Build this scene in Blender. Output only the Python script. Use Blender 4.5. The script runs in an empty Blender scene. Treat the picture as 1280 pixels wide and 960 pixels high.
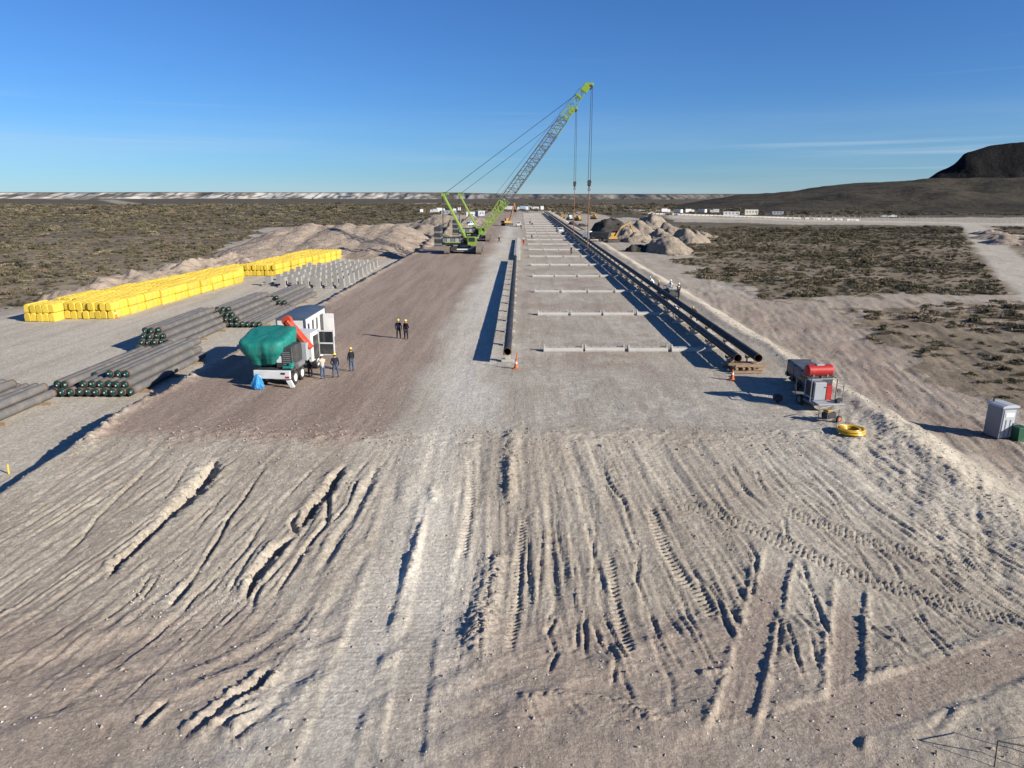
import bpy, math, random
import numpy as np
from mathutils import Vector, Matrix, Euler

random.seed(7)
SC = bpy.context.scene
COL = SC.collection
R = math.radians

# ------------------------------------------------------------------ camera
CAM_H, PITCH, YAW, FPX = 13.0, R(15.35), R(0.68), 867.0
cam_d = bpy.data.cameras.new('camera')
cam = bpy.data.objects.new('camera', cam_d)
COL.objects.link(cam)
cam.location = (0, 0, CAM_H)
cam.rotation_euler = (R(90) - PITCH, 0, YAW)
cam_d.sensor_width = 36.0
cam_d.lens = FPX / 1280 * 36.0
cam_d.clip_start, cam_d.clip_end = 0.2, 60000
SC.camera = cam
CAM_R = Euler((R(90) - PITCH, 0, YAW)).to_matrix()

# ------------------------------------------------------------------ sun + sky
SUN_EL = R(22.8)
SUN_AZ = math.atan2(0.885, -0.465)          # measured from +Y towards +X
sdir = Vector((math.sin(SUN_AZ) * math.cos(SUN_EL), math.cos(SUN_AZ) * math.cos(SUN_EL), math.sin(SUN_EL)))
sun_d = bpy.data.lights.new('sun', 'SUN')
sun_d.energy, sun_d.angle, sun_d.color = 5.0, R(0.53), (1.0, 0.935, 0.83)
sun = bpy.data.objects.new('sun', sun_d)
sun.rotation_euler = sdir.to_track_quat('Z', 'Y').to_euler()
sun.location = (60, -40, 60)
COL.objects.link(sun)

W = bpy.data.worlds.new('World')
SC.world = W
W.use_nodes = True
nt = W.node_tree
nt.nodes.clear()
def wn(t, **k):
    n = nt.nodes.new(t)
    for a, b in k.items(): setattr(n, a, b)
    return n
sky = wn('ShaderNodeTexSky', sky_type='NISHITA', sun_disc=False, sun_elevation=SUN_EL, sun_rotation=SUN_AZ,
         altitude=300.0, air_density=1.0, dust_density=0.0, ozone_density=5.0)
bg = wn('ShaderNodeBackground')
bg.inputs['Strength'].default_value = 0.056
out = wn('ShaderNodeOutputWorld')
# thin cirrus streaks low in the sky, spread round the whole horizon
tc = wn('ShaderNodeTexCoord')
sep = wn('ShaderNodeSeparateXYZ')
nt.links.new(tc.outputs['Generated'], sep.inputs[0])
mp = wn('ShaderNodeMapping')
mp.inputs['Scale'].default_value = (.8, .8, 46.0)
mp.inputs['Rotation'].default_value = (0.012, -0.02, 0.9)
nt.links.new(tc.outputs['Generated'], mp.inputs['Vector'])
nz = wn('ShaderNodeTexNoise')
nz.inputs['Scale'].default_value = 1.5
nz.inputs['Detail'].default_value = 5.0
nz.inputs['Roughness'].default_value = 0.55
nt.links.new(mp.outputs[0], nz.inputs['Vector'])
cr = wn('ShaderNodeMapRange', interpolation_type='SMOOTHSTEP')
for i, v in enumerate((0.57, 0.78, 0.0, 1.0)): cr.inputs[i + 1].default_value = v
nt.links.new(nz.outputs['Fac'], cr.inputs[0])
lo = wn('ShaderNodeMapRange', interpolation_type='SMOOTHSTEP')
for i, v in enumerate((0.19, 0.05, 0.0, 1.0)): lo.inputs[i + 1].default_value = v
nt.links.new(sep.outputs['Z'], lo.inputs[0])
mu = wn('ShaderNodeMath', operation='MULTIPLY')
nt.links.new(cr.outputs[0], mu.inputs[0]); nt.links.new(lo.outputs[0], mu.inputs[1])
mp2 = wn('ShaderNodeMapping'); mp2.inputs['Scale'].default_value = (.9, .9, 17.0); mp2.inputs['Rotation'].default_value = (0.01, -0.012, 1.1)
nt.links.new(tc.outputs['Generated'], mp2.inputs['Vector'])
nz2 = wn('ShaderNodeTexNoise'); nz2.inputs['Scale'].default_value = 1.3; nz2.inputs['Detail'].default_value = 6.0; nz2.inputs['Roughness'].default_value = 0.5
nt.links.new(mp2.outputs[0], nz2.inputs['Vector'])
cr2 = wn('ShaderNodeMapRange', interpolation_type='SMOOTHSTEP')
for i, v in enumerate((0.34, 0.70, 0.0, 0.75)): cr2.inputs[i + 1].default_value = v
nt.links.new(nz2.outputs['Fac'], cr2.inputs[0])
lo2 = wn('ShaderNodeMapRange', interpolation_type='SMOOTHSTEP')
for i, v in enumerate((0.13, 0.03, 0.0, 1.0)): lo2.inputs[i + 1].default_value = v
nt.links.new(sep.outputs['Z'], lo2.inputs[0])
mu3 = wn('ShaderNodeMath', operation='MULTIPLY'); nt.links.new(cr2.outputs[0], mu3.inputs[0]); nt.links.new(lo2.outputs[0], mu3.inputs[1])
mxx = wn('ShaderNodeMath', operation='ADD'); nt.links.new(mu.outputs[0], mxx.inputs[0]); nt.links.new(mu3.outputs[0], mxx.inputs[1])
mu2 = wn('ShaderNodeMath', operation='MULTIPLY'); mu2.inputs[1].default_value = 0.42; mu2.use_clamp = True
nt.links.new(mxx.outputs[0], mu2.inputs[0])
tint = wn('ShaderNodeMix', data_type='RGBA', blend_type='MULTIPLY')
tint.inputs[0].default_value = 1.0
tint.inputs[7].default_value = (0.53, 0.83, 1.22, 1)
nt.links.new(sky.outputs[0], tint.inputs[6])
cm = wn('ShaderNodeMix', data_type='RGBA')
cm.inputs[7].default_value = (5.6, 6.9, 8.2, 1)
nt.links.new(mu2.outputs[0], cm.inputs[0])
nt.links.new(tint.outputs[2], cm.inputs[6])
nt.links.new(cm.outputs[2], bg.inputs['Color'])
nt.links.new(bg.outputs[0], out.inputs[0])

SC.view_settings.view_transform = 'Standard'
SC.view_settings.look = 'None'
SC.view_settings.gamma = 1.0
SC.view_settings.exposure = 0.80
SC.view_settings.use_curve_mapping = False
SC.render.engine = 'CYCLES'
SC.cycles.max_bounces = 5
SC.cycles.use_denoising = True

# ------------------------------------------------------------------ surveying: a photo point that lies at height z
def G(px, py, z=0.0):
    d = CAM_R @ Vector(((px - 640) / FPX, (480 - py) / FPX, -1.0))
    t = (z - CAM_H) / d.z
    return Vector((d.x * t, d.y * t, z))
def AT(px, py, Y):
    """photo point at a known distance Y along the corridor"""
    d = CAM_R @ Vector(((px - 640) / FPX, (480 - py) / FPX, -1.0))
    t = Y / d.y
    return Vector((d.x * t, Y, CAM_H + d.z * t))

# ------------------------------------------------------------------ noise
def _h(xi, yi, s):
    h = (xi * 374761393 + yi * 668265263 + s * 974634777) & 0xffffffff
    h = ((h ^ (h >> 13)) * 1274126177) & 0xffffffff
    return ((h ^ (h >> 16)) & 0xffff) / 65535.0
def vn(x, y, s=0):
    x = np.asarray(x, float); y = np.asarray(y, float)
    xf = np.floor(x); yf = np.floor(y)
    xi = xf.astype(np.int64); yi = yf.astype(np.int64)
    u = x - xf; v = y - yf
    u = u * u * (3 - 2 * u); v = v * v * (3 - 2 * v)
    a = _h(xi, yi, s); b = _h(xi + 1, yi, s); c = _h(xi, yi + 1, s); d = _h(xi + 1, yi + 1, s)
    return (a + (b - a) * u) * (1 - v) + (c + (d - c) * u) * v - 0.5
def fbm(x, y, o=4, s=0, g=0.5):
    r = 0; a = 1.0; f = 1.0
    for i in range(o):
        r = r + a * vn(np.asarray(x) * f + 17.3 * i, np.asarray(y) * f - 9.1 * i, s + i); a *= g; f *= 2.03
    return r
def ss(a, b, x):
    t = np.clip((x - a) / (b - a), 0, 1)
    return t * t * (3 - 2 * t)
def in_poly(X, Y, poly):
    r = np.zeros(X.shape, bool); n = len(poly)
    for i in range(n):
        x0, y0 = poly[i]; x1, y1 = poly[(i + 1) % n]
        if y0 == y1: continue
        c = ((y0 > Y) != (y1 > Y)) & (X < (x1 - x0) * (Y - y0) / (y1 - y0) + x0)
        r ^= c
    return r

# ------------------------------------------------------------------ lie of the land
NAT, PAD = -2.1, -1.75
def macro(X, Y):
    X = np.asarray(X, float); Y = np.asarray(Y, float)
    w1 = fbm(X * .13, Y * .13, 3, 5); w2 = fbm(X * .4, Y * .4, 3, 11)
    nat = NAT + fbm(X * .02, Y * .02, 3, 21) * 0.9 * ss(60, 140, np.abs(X) + Y * .3) 
    pad = ss(-23, -25, X) * ss(25, 38, Y + w1 * 3) * ss(-74, -64, X + w1 * 5) * ss(235, 200, Y)
    base = nat + (PAD - nat) * pad
    xe = X + w2 * 0.55
    left = ss(-25.0, -24.3, xe)
    left = np.where(Y < 37, ss(-25.0 - (37 - Y) * .28, -24.3 - (37 - Y) * .05, xe), left)
    right = ss(27.0, 21.8, X + w2 * 0.9)
    front = ss(22.2, 37.5, Y + w1 * 1.2)
    front = 0.35 * front + 0.65 * np.clip((Y + w1 * 1.0 - 23.0) / 14.0, 0, 1)
    back = ss(640, 560, Y)
    m = left * right * front * back
    return base + (0 - base) * m
def gz(x, y): return float(macro(np.array([x]), np.array([y]))[0])
def on(px, py):
    """photo point on the ground"""
    z = -1.0
    for _ in range(14):
        p = G(px, py, z); z = 0.5 * z + 0.5 * gz(p.x, p.y)
    p = G(px, py, z)
    return Vector((p.x, p.y, gz(p.x, p.y)))
_w2 = {}
def W2(pts):
    k = tuple(pts)
    if k not in _w2: _w2[k] = [tuple(on(*p)[:2]) for p in pts]
    return _w2[k]

# traced lines in the dirt: (photo points, half-width m, depth m, rim m, end taper)
def Z4(l): return [(x * .375, 540 + y * .375) for x, y in l]
def Z5(l): return [(480 + x * .3125, 540 + y * .3125) for x, y in l]
def Z6(l): return [(860 + x / 3, 540 + y / 3) for x, y in l]
def ZB(l): return [(x / 2, 720 + y / 2) for x, y in l]
def ZC(l): return [(640 + x / 2, 720 + y / 2) for x, y in l]
RUTS = [
 (Z4([(722, 85), (690, 150), (640, 205), (570, 270), (515, 325)]), .36, .95, .12),
 (Z4([(570, 270), (515, 325), (450, 385), (390, 435), (355, 495)]), .19, .50, .07),
 (Z4([(1150, 105), (1105, 180), (1050, 240), (985, 335)]), .24, .75, .12),
 (Z4([(985, 335), (920, 390), (850, 480), (815, 570)]), .20, .62, .10),
 (Z4([(1000, 260), (970, 300), (990, 340)]), .12, .3, .05),
 (Z4([(1160, 100), (1095, 200), (1090, 300), (1000, 410), (950, 490), (895, 590)]), .10, .26, .08),
 (Z4([(555, 60), (440, 170), (320, 285), (270, 360), (190, 430), (115, 485)]), .07, .20, .04),
 (Z4([(900, 90), (820, 210), (760, 290), (720, 370), (640, 490), (550, 600)]), .09, .24, .06),
 (Z4([(640, 490), (550, 600)]), .14, .26, .06),
 (Z4([(1200, 140), (1160, 240), (1080, 330)]), .08, .2, .06),
 (Z4([(650, 70), (590, 170), (520, 260), (510, 280)]), .05, .14, .03),
 (Z4([(780, 170), (690, 280), (600, 400)]), .05, .12, .03),
 (Z4([(910, 235), (820, 390), (740, 480), (690, 570)]), .08, .13, .05),
 (Z4([(860, 380), (790, 480), (750, 560)]), .08, .15, .05),
 (Z4([(520, 450), (440, 565)]), .06, .14, .04),
 (Z4([(540, 470), (455, 580)]), .06, .14, .04),
 (Z4([(670, 520), (605, 605)]), .07, .16, .05),
 (Z4([(880, 480), (830, 610)]), .10, .22, .06),
 (Z4([(1270, 90), (1190, 250), (1080, 440), (1010, 560)]), .22, .14, .08),
 (Z4([(1270, 180), (1180, 330), (1090, 480)]), .14, .10, .05),
 (Z4([(1270, 330), (1190, 450), (1090, 600), (1040, 690)]), .30, .12, .07),
 (ZB([(690, 215), (650, 265), (560, 325), (480, 385), (410, 435)]), .16, .20, .18),
 (ZB([(660, 320), (570, 360), (500, 400)]), .10, .13, .08),
 (ZB([(640, 355), (590, 400), (560, 420)]), .14, .15, .08),
 (ZB([(420, 310), (380, 345), (340, 385)]), .12, .16, .06),
 (ZB([(280, 360), (250, 400)]), .10, .12, .05),
 (ZB([(880, 60), (800, 170), (720, 280), (560, 470)]), .35, .10, .10),
 (ZB([(800, 30), (700, 150), (560, 230), (300, 330)]), .25, .06, .05),
 (Z5([(180, 200), (150, 350), (90, 500), (40, 680), (0, 800)]), .22, .16, .08),
 (Z5([(60, 150), (20, 330), (-60, 560)]), .30, .12, .08),
 (Z5([(820, 85), (780, 150), (790, 210), (850, 260)]), .07, .12, .06),
 (Z5([(865, 110), (900, 200), (960, 280), (985, 370), (1020, 460)]), .15, .30, .12),
 (Z5([(1020, 460), (1010, 590), (1060, 700), (1110, 860), (1150, 950)]), .14, .26, .12),
 (Z5([(545, 380), (505, 700), (480, 900)]), .12, .12, .08),
 (Z5([(585, 360), (570, 650)]), .10, .20, .07),
 (Z5([(640, 400), (610, 720)]), .10, .14, .07),
 (Z5([(690, 360), (720, 560), (730, 660)]), .09, .18, .07),
 (Z5([(745, 380), (765, 650)]), .10, .12, .07),
 (Z5([(850, 280), (840, 470), (830, 680)]), .10, .20, .08),
 (Z5([(950, 450), (990, 560), (1000, 640)]), .10, .16, .06),
 (Z5([(690, 740), (660, 800), (690, 900), (660, 950)]), .12, .24, .08),
 (Z5([(780, 750), (770, 850), (760, 880)]), .09, .22, .05),
 (Z5([(805, 740), (810, 830), (800, 880)]), .09, .22, .05),
 (Z5([(840, 780), (880, 860), (920, 930)]), .14, .28, .08),
 (Z5([(880, 740), (940, 850), (980, 950)]), .10, .18, .08),
 (Z5([(1100, 500), (1180, 650), (1270, 830)]), .12, .16, .08),
 (Z5([(1160, 560), (1230, 740), (1270, 800)]), .12, .14, .06),
 (Z6([(95, 195), (125, 245), (150, 290)]), .13, .26, .08),
 (Z6([(165, 120), (190, 180), (215, 220), (260, 260), (300, 300)]), .14, .28, .10),
 (Z6([(255, 140), (270, 190), (300, 240)]), .12, .25, .08),
 (Z6([(330, 180), (420, 220), (530, 290), (560, 320)]), .10, .16, .08),
 (Z6([(430, 180), (530, 220), (600, 330)]), .09, .14, .08),
 (Z6([(360, 330), (370, 390), (390, 420)]), .12, .22, .08),
 (Z6([(220, 400), (260, 470), (250, 540), (240, 600), (235, 680)]), .14, .25, .10),
 (Z6([(150, 370), (170, 440)]), .08, .14, .05),
 (Z6([(430, 500), (470, 620), (500, 700), (530, 760), (530, 860)]), .13, .28, .12),
 (Z6([(700, 430), (770, 490), (805, 560)]), .15, .24, .10),
 (Z6([(840, 510), (870, 550), (910, 580)]), .11, .20, .08),
 (Z6([(640, 450), (700, 540)]), .08, .16, .06),
 (Z6([(900, 500), (1000, 610)]), .09, .14, .06),
 (Z6([(940, 510), (1060, 620)]), .09, .14, .06),
 (Z6([(780, 610), (850, 690), (920, 780), (990, 865)]), .10, .20, .08),
 (Z6([(850, 640), (900, 730), (1000, 830)]), .09, .14, .06),
 (Z6([(650, 600), (680, 720), (760, 860)]), .09, .13, .06),
 (Z6([(720, 620), (790, 760), (840, 840)]), .08, .10, .05),
 (Z6([(960, 650), (1060, 760)]), .08, .10, .05),
 (Z6([(1120, 540), (1220, 620)]), .10, .18, .08),
 (Z6([(920, 330), (990, 400)]), .09, .15, .06),
 
 (Z6([(360, 570), (345, 720), (325, 880)]), .14, .22, .06),
 
 (Z6([(650, 650), (650, 860)]), .10, .14, .05),
 (Z6([(0, 690), (70, 820), (130, 930)]), .10, .15, .07),
 (Z6([(0, 500), (110, 620), (180, 800), (195, 950)]), .16, .24, .10),
 (Z6([(60, 420), (150, 600), (210, 780)]), .20, .12, .08),
 (Z6([(370, 720), (420, 880), (440, 950)]), .10, .18, .08),
 (Z6([(450, 740), (490, 880)]), .09, .14, .06),
 (ZC([(325, 60), (360, 180), (400, 270), (400, 350)]), .16, .24, .10),
 (ZC([(570, 240), (545, 330), (530, 390)]), .12, .22, .08),
 (ZC([(640, 340), (620, 400), (570, 470)]), .16, .34, .14),
 
 
 (ZC([(100, 90), (85, 140)]), .10, .22, .05), (ZC([(180, 120), (185, 190)]), .10, .24, .05),
 (ZC([(110, 200), (95, 240)]), .12, .22, .05), (ZC([(230, 150), (260, 210), (250, 270)]), .14, .3, .08),
 (ZC([(1060, 370), (1110, 320), (1180, 290)]), .16, .10, .05),
 (ZC([(1180, 260), (1280, 225)]), .14, .10, .05),
 (ZC([(40, 310), (70, 360)]), .10, .2, .08), (ZC([(150, 320), (180, 350)]), .12, .2, .08),
]
# raised windrows: (points, half-width, height)
RIDGES = [
 (Z5([(520, -10), (505, 120), (495, 330)]), .36, .24),
 (Z5([(470, 470), (440, 560), (410, 680), (385, 800), (365, 930)]), .5, .26),
 (Z5([(200, 190), (175, 340), (120, 490), (70, 680)]), .30, .12),
 (ZC([(0, 305), (120, 300), (250, 310), (420, 390)]), .25, .16),
 (ZC([(470, 245), (540, 235)]), .14, .14),
 (ZC([(890, 260), (1080, 225), (1280, 145)]), .28, .16),
]
LANES = [
 (Z6([(350, 440), (325, 520), (300, 600), (270, 700), (235, 850), (195, 1000), (120, 1200)]), .52),
 (Z6([(610, 560), (605, 660), (600, 760), (590, 950), (575, 1200)]), .50),
 (ZC([(420, 470), (560, 440), (900, 330), (1280, 190), (1500, 110)]), .9),
 (ZB([(1000, -200), (960, 0), (900, 200), (800, 480), (700, 700)]), .75),
 (ZB([(1100, -200), (1080, 0), (1040, 200), (1000, 480)]), .6),
]
TREADS = [
 (Z6([(-60, 250), (60, 290), (300, 390), (500, 480), (700, 560), (900, 620), (1150, 690), (1300, 730)]), .42),
 (Z6([(340, 285), (500, 345), (700, 415), (880, 465), (1150, 510)]), .42),
 (Z6([(100, 690), (20, 560)]), .25),
 (Z5([(560, 330), (530, 700), (500, 900)]), .16),
 (Z5([(900, 480), (930, 700), (990, 900)]), .18),
 (Z5([(345, 100), (345, 300), (310, 520)]), .20),
 (Z5([(1060, 300), (1130, 480), (1230, 640)]), .25),
]
_sr = random.Random(77)
STREAKS = []
for _ in range(330):
    x, y = _sr.uniform(-23, 21), _sr.uniform(23.5, 36)
    if -6.6 < x < -2.2: continue
    l = _sr.uniform(2.5, 9.5); dx = (-.10 + x * .012 if x < -2 else .02 + x * .022) + _sr.uniform(-.05, .05)
    p = [(x, y)]
    for k_ in range(3): p.append((p[-1][0] + dx * l / 3 + _sr.uniform(-.035, .035), p[-1][1] - l / 3))
    sh_ = .45 if x < -6 else 1.0
    STREAKS.append((p, _sr.choice([.06, .07, .09, .13]), _sr.uniform(.04, .12) * sh_, _sr.uniform(.02, .05) * sh_))
def longer(p, f=.35):
    a, b_, c, d = p[0], p[1], p[-2], p[-1]
    return [(a[0] - (b_[0] - a[0]) * f, a[1] - (b_[1] - a[1]) * f)] + list(p[1:-1]) + [(d[0] + (d[0] - c[0]) * f, d[1] + (d[1] - c[1]) * f)]
def seg_dist(X, Y, pts):
    """distance, signed side, running length and 0..1 position along a polyline"""
    best = np.full(X.shape, 1e9); side = np.zeros(X.shape); run = np.zeros(X.shape)
    L = 0
    for (x0, y0), (x1, y1) in zip(pts[:-1], pts[1:]):
        dx, dy = x1 - x0, y1 - y0; l = math.hypot(dx, dy) + 1e-9
        t = np.clip(((X - x0) * dx + (Y - y0) * dy) / (l * l), 0, 1)
        ex = X - x0 - t * dx; ey = Y - y0 - t * dy
        d = np.hypot(ex, ey); c = d < best
        best = np.where(c, d, best); run = np.where(c, L + t * l, run)
        side = np.where(c, np.sign(dx * (Y - y0) - dy * (X - x0)), side)
        L += l
    return best, side, run, run / L

def relief(X, Y):
    z = np.zeros(X.shape)
    # slope dragged down by machines: long furrows running down the bank, finer grain everywhere near
    bank = ss(20, 24, Y) * ss(38.5, 34, Y) * ss(-26, -22, X) * ss(23, 19, X)
    lane = np.exp(-((X + 4.3 + (37 - Y) * .06) / 2.3) ** 2)
    wx = X + fbm(X * .18, Y * .08, 2, 31) * .8 - np.clip(X, -2, 30) * (37 - Y) * .010
    fur = fbm(wx * 1.7, Y * .05, 4, 41, .6)
    fur2 = np.abs(fbm(wx * 3.0, Y * .07, 3, 43, .6))
    amt = bank * (1 - .75 * lane) * (0.45 + .55 * ss(-.15, .25, fbm(X * .17, Y * .15, 2, 47)))
    fur3 = np.abs(fbm(wx * 5.5 + 3, Y * .28, 3, 45, .6))
    z += amt * (.55 + .45 * ss(-7, -3, X)) * (fur * .11 - fur2 * .10 - fur3 * .06)
    z += lane * ss(16, 24, Y) * ss(40, 36, Y) * (fbm(wx * .9, Y * .05, 3, 53) * .12)
    toe = ss(25, 21, Y) 
    a = Y * .55 + X * .8
    z += toe * (fbm((X * .5 - Y * .85) * .9, a * .15, 4, 59) * .10 + fbm(X * .9, Y * .9, 4, 61) * .09)
    # crumbly lip along the top of the bank
    lip = np.exp(-((Y - 36.3 + fbm(X * .3, Y * 0, 2, 67) * 1.5) / 1.1) ** 2) * ss(-25, -20, X)
    lip = lip * (1 - .8 * lane)
    z += lip * (np.abs(fbm(X * 1.3, Y * 1.3, 4, 71, .6)) * .15)
    # platform: flat, lightly wheel-worn
    plat = ss(37, 39, Y) * ss(-25, -23, X) * ss(23, 21, X)
    z += plat * (fbm(X * .9, Y * .06, 3, 73) * .035 + fbm(X * 2, Y * 2, 2, 75) * .02)
    # loose lip at both platform edges
    le = np.exp(-((X + 24.2 + fbm(X * 0, Y * .3, 2, 77) * .8) / .55) ** 2) * ss(33, 37, Y) * ss(560, 500, Y)
    z += le * (.10 + np.abs(fbm(X * 1.6, Y * 1.6, 4, 79, .6)) * .42)
    re = np.exp(-((X - 21.7 + fbm(X * 0, Y * .25, 2, 81) * .9) / .6) ** 2) * ss(25, 34, Y) * ss(560, 500, Y)
    z += re * (.12 + np.abs(fbm(X * 3.4, Y * 3.4, 4, 83, .68)) * .13)
    # rough clods on the right bank and its shoulder
    rc = ss(15.5, 19, X) * ss(27, 23.5, X) * ss(22, 27, Y) * ss(48, 38, Y)
    z += rc * (np.abs(fbm(X * 3.1, Y * 1.5, 5, 87, .7)) * .10 - .03 + fbm((X - Y * .5) * .9, Y * .2, 3, 88) * .22)
    # right side haul tracks curving away below the bank
    out_r = ss(25, 28, X) * ss(150, 110, Y)
    z += out_r * fbm((X - Y * .12) * .55 + fbm(X * .1, Y * .1, 2, 89) * 1.5, Y * .05, 5, 91, .6) * .13 + out_r * (np.abs(fbm((X - Y * .25) * 1.4, Y * .12, 4, 92, .65)) * .15 + fbm(X * 2.2, Y * 2.2, 3, 93) * .03)
    # open ground
    og = np.maximum(ss(26, 30, X), ss(-60, -66, X))
    z += og * fbm(X * .35, Y * .35, 4, 95) * .14
    z += fbm(X * 3.1, Y * 3.1, 3, 97) * .022 * ss(120, 60, Y) + (np.abs(fbm(X * 5.3, Y * 5.3, 3, 99, .7)) * .034 - .008) * ss(46, 34, Y) * (.35 + .65 * ss(-.1, .2, fbm(X * .35, Y * .35, 2, 98)))
    sub = (Y < 60) & (Y > 5)
    Xs, Ys, zs = X[sub], Y[sub], z[sub]
    wob = fbm(Xs * 1.1, Ys * 1.1, 2, 101) * .12 + fbm(Xs * 7, Ys * 7, 2, 103) * .055; wob2 = fbm(Xs * 1.9, Ys * 1.9, 3, 111) * .10
    rgh = fbm(Xs * 6.5, Ys * 6.5, 3, 121, .65)
    def near(p, m):
        a = np.array(p); return (Xs > a[:, 0].min() - m) & (Xs < a[:, 0].max() + m) & (Ys > a[:, 1].min() - m) & (Ys < a[:, 1].max() + m)
    for pts, w, dep, rim in RUTS + STREAKS:
        fine_ = (pts, w, dep, rim) in STREAKS
        p = pts if fine_ else W2(pts)
        if not fine_ and p[0][0] > -7:
            if w < .25: p = longer(p); w = max(.07, w * .66); dep = dep * .85
        k = near(p, w * 5 + .6)
        if not k.any(): continue
        d, sd, run, t = seg_dist(Xs[k] + wob[k] * min(1, w * 6), Ys[k] + wob2[k] * min(1, w * 6), p)
        rt = 1.0 if p[0][0] < -7 else .47
        tp = rt * np.minimum(ss(-.02, .25, t), ss(1.02, .68, t)) * (.75 + .9 * vn(run * 1.1, run * 0 + dep * 99, 131))
        tp = np.where((t <= 0) | (t >= 1), tp * np.exp(-d * 3), tp)
        ww = w * rt ** .5 * (1 + rgh[k] * .9) * (.35 + .65 * np.minimum(ss(-.02, .3, t), ss(1.02, .6, t)))
        zs[k] += -dep * tp * np.exp(-(d / ww) ** (6 if dep > .4 else 3)) + rim * tp * np.exp(-((d - 1.9 * w) / (.75 * w)) ** 2) * (1 + rgh[k] * 1.2)
    for pts, w, hh in RIDGES:
        p = W2(pts); k = near(p, w * 4 + .5)
        if not k.any(): continue
        d, sd, run, t = seg_dist(Xs[k] + wob[k] * .8, Ys[k] + wob2[k] * .8, p)
        tp = np.minimum(ss(-.01, .10, t), ss(1.01, .75, t)) * (.85 + .5 * vn(run * .9, run * 0, 133))
        tp = np.where((t <= 0) | (t >= 1), tp * np.exp(-d * 3), tp)
        zs[k] += hh * tp * np.exp(-(d / w) ** 2) * (1 + rgh[k] * .7)
    for pts, w in LANES:
        p = W2(pts); k = near(p, w * 2 + .6)
        if not k.any(): continue
        d, sd, run, t = seg_dist(Xs[k] + wob[k] * .5, Ys[k] + wob2[k] * .5, p)
        tp = np.minimum(ss(0, .06, t), ss(1, .95, t)); m = ss(w * 1.1, w * .8, d) * tp
        zs[k] = zs[k] * (1 - .85 * m) + m * (-.03 + (.007 if w < .56 else .0015) * np.sin(d * 38) + rgh[k] * .012 + .004 * np.sin(run / .22 * 6.28)) + tp * (.055 if w < .56 else .02) * np.exp(-((d - w * 1.22) / .12) ** 2) * (1 + rgh[k])
    for pts, w in TREADS:
        p = W2(pts); k = near(p, 1.5)
        if not k.any(): continue
        d, sd, run, t = seg_dist(Xs[k] + wob[k] * .25, Ys[k], p)
        m = ss(w * 1.15, w * .85, d) * np.minimum(ss(0, .05, t), ss(1, .93, t))
        lug = np.sin(2 * math.pi * (run / .23 + d * sd * 1.1))
        zs[k] += m * (-.04 + .052 * lug * (.7 + rgh[k])) + .035 * np.exp(-((d - w * 1.25) / .12) ** 2) * np.minimum(ss(0, .05, t), ss(1, .93, t))
    z[sub] = zs
    return z

# ------------------------------------------------------------------ materials
MATS = {}
def nodes_of(m):
    m.use_nodes = True
    return m.node_tree
def mat(name, col, rough=.6, metal=0.0, var=.12, scale=3.0, dirt=0.0, bump=0.0, spec=.4, trans=0.0):
    if name in MATS: return MATS[name]
    m = bpy.data.materials.new(name); t = nodes_of(m); N = t.nodes; L = t.links
    b = N['Principled BSDF']
    b.inputs['Roughness'].default_value = rough; b.inputs['Metallic'].default_value = metal
    b.inputs['Specular IOR Level'].default_value = spec
    tc = N.new('ShaderNodeTexCoord'); nz = N.new('ShaderNodeTexNoise')
    nz.inputs['Scale'].default_value = scale; nz.inputs['Detail'].default_value = 5; nz.inputs['Roughness'].default_value = .6
    L.new(tc.outputs['Object'], nz.inputs['Vector'])
    oi = N.new('ShaderNodeObjectInfo')
    ad = N.new('ShaderNodeMath'); ad.operation = 'MULTIPLY_ADD'; ad.inputs[1].default_value = .35; L.new(oi.outputs['Random'], ad.inputs[0]); L.new(nz.outputs['Fac'], ad.inputs[2])
    mr = N.new('ShaderNodeMapRange')
    for i, v in enumerate((.3, 1.05, 1 - var, 1 + var)): mr.inputs[i + 1].default_value = v
    L.new(ad.outputs[0], mr.inputs[0])
    mx = N.new('ShaderNodeMix'); mx.data_type = 'RGBA'; mx.blend_type = 'MULTIPLY'; mx.inputs[0].default_value = 1
    mx.inputs[6].default_value = (*col, 1); L.new(mr.outputs[0], mx.inputs[7])
    o = mx.outputs[2]
    if dirt > 0:
        n2 = N.new('ShaderNodeTexNoise'); n2.inputs['Scale'].default_value = scale * .6; n2.inputs['Detail'].default_value = 7; n2.inputs['Roughness'].default_value = .7
        L.new(tc.outputs['Object'], n2.inputs['Vector'])
        r2 = N.new('ShaderNodeMapRange')
        for i, v in enumerate((.48, .72, 0, dirt)): r2.inputs[i + 1].default_value = v
        L.new(n2.outputs['Fac'], r2.inputs[0])
        m2 = N.new('ShaderNodeMix'); m2.data_type = 'RGBA'; m2.inputs[7].default_value = (.30, .25, .20, 1)
        L.new(r2.outputs[0], m2.inputs[0]); L.new(o, m2.inputs[6]); o = m2.outputs[2]
    L.new(o, b.inputs['Base Color'])
    if bump > 0:
        bp = N.new('ShaderNodeBump'); bp.inputs['Strength'].default_value = bump; bp.inputs['Distance'].default_value = .03
        n3 = N.new('ShaderNodeTexNoise'); n3.inputs['Scale'].default_value = scale * 4; n3.inputs['Detail'].default_value = 4
        L.new(tc.outputs['Object'], n3.inputs['Vector']); L.new(n3.outputs['Fac'], bp.inputs['Height']); L.new(bp.outputs[0], b.inputs['Normal'])
    MATS[name] = m
    return m

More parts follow.
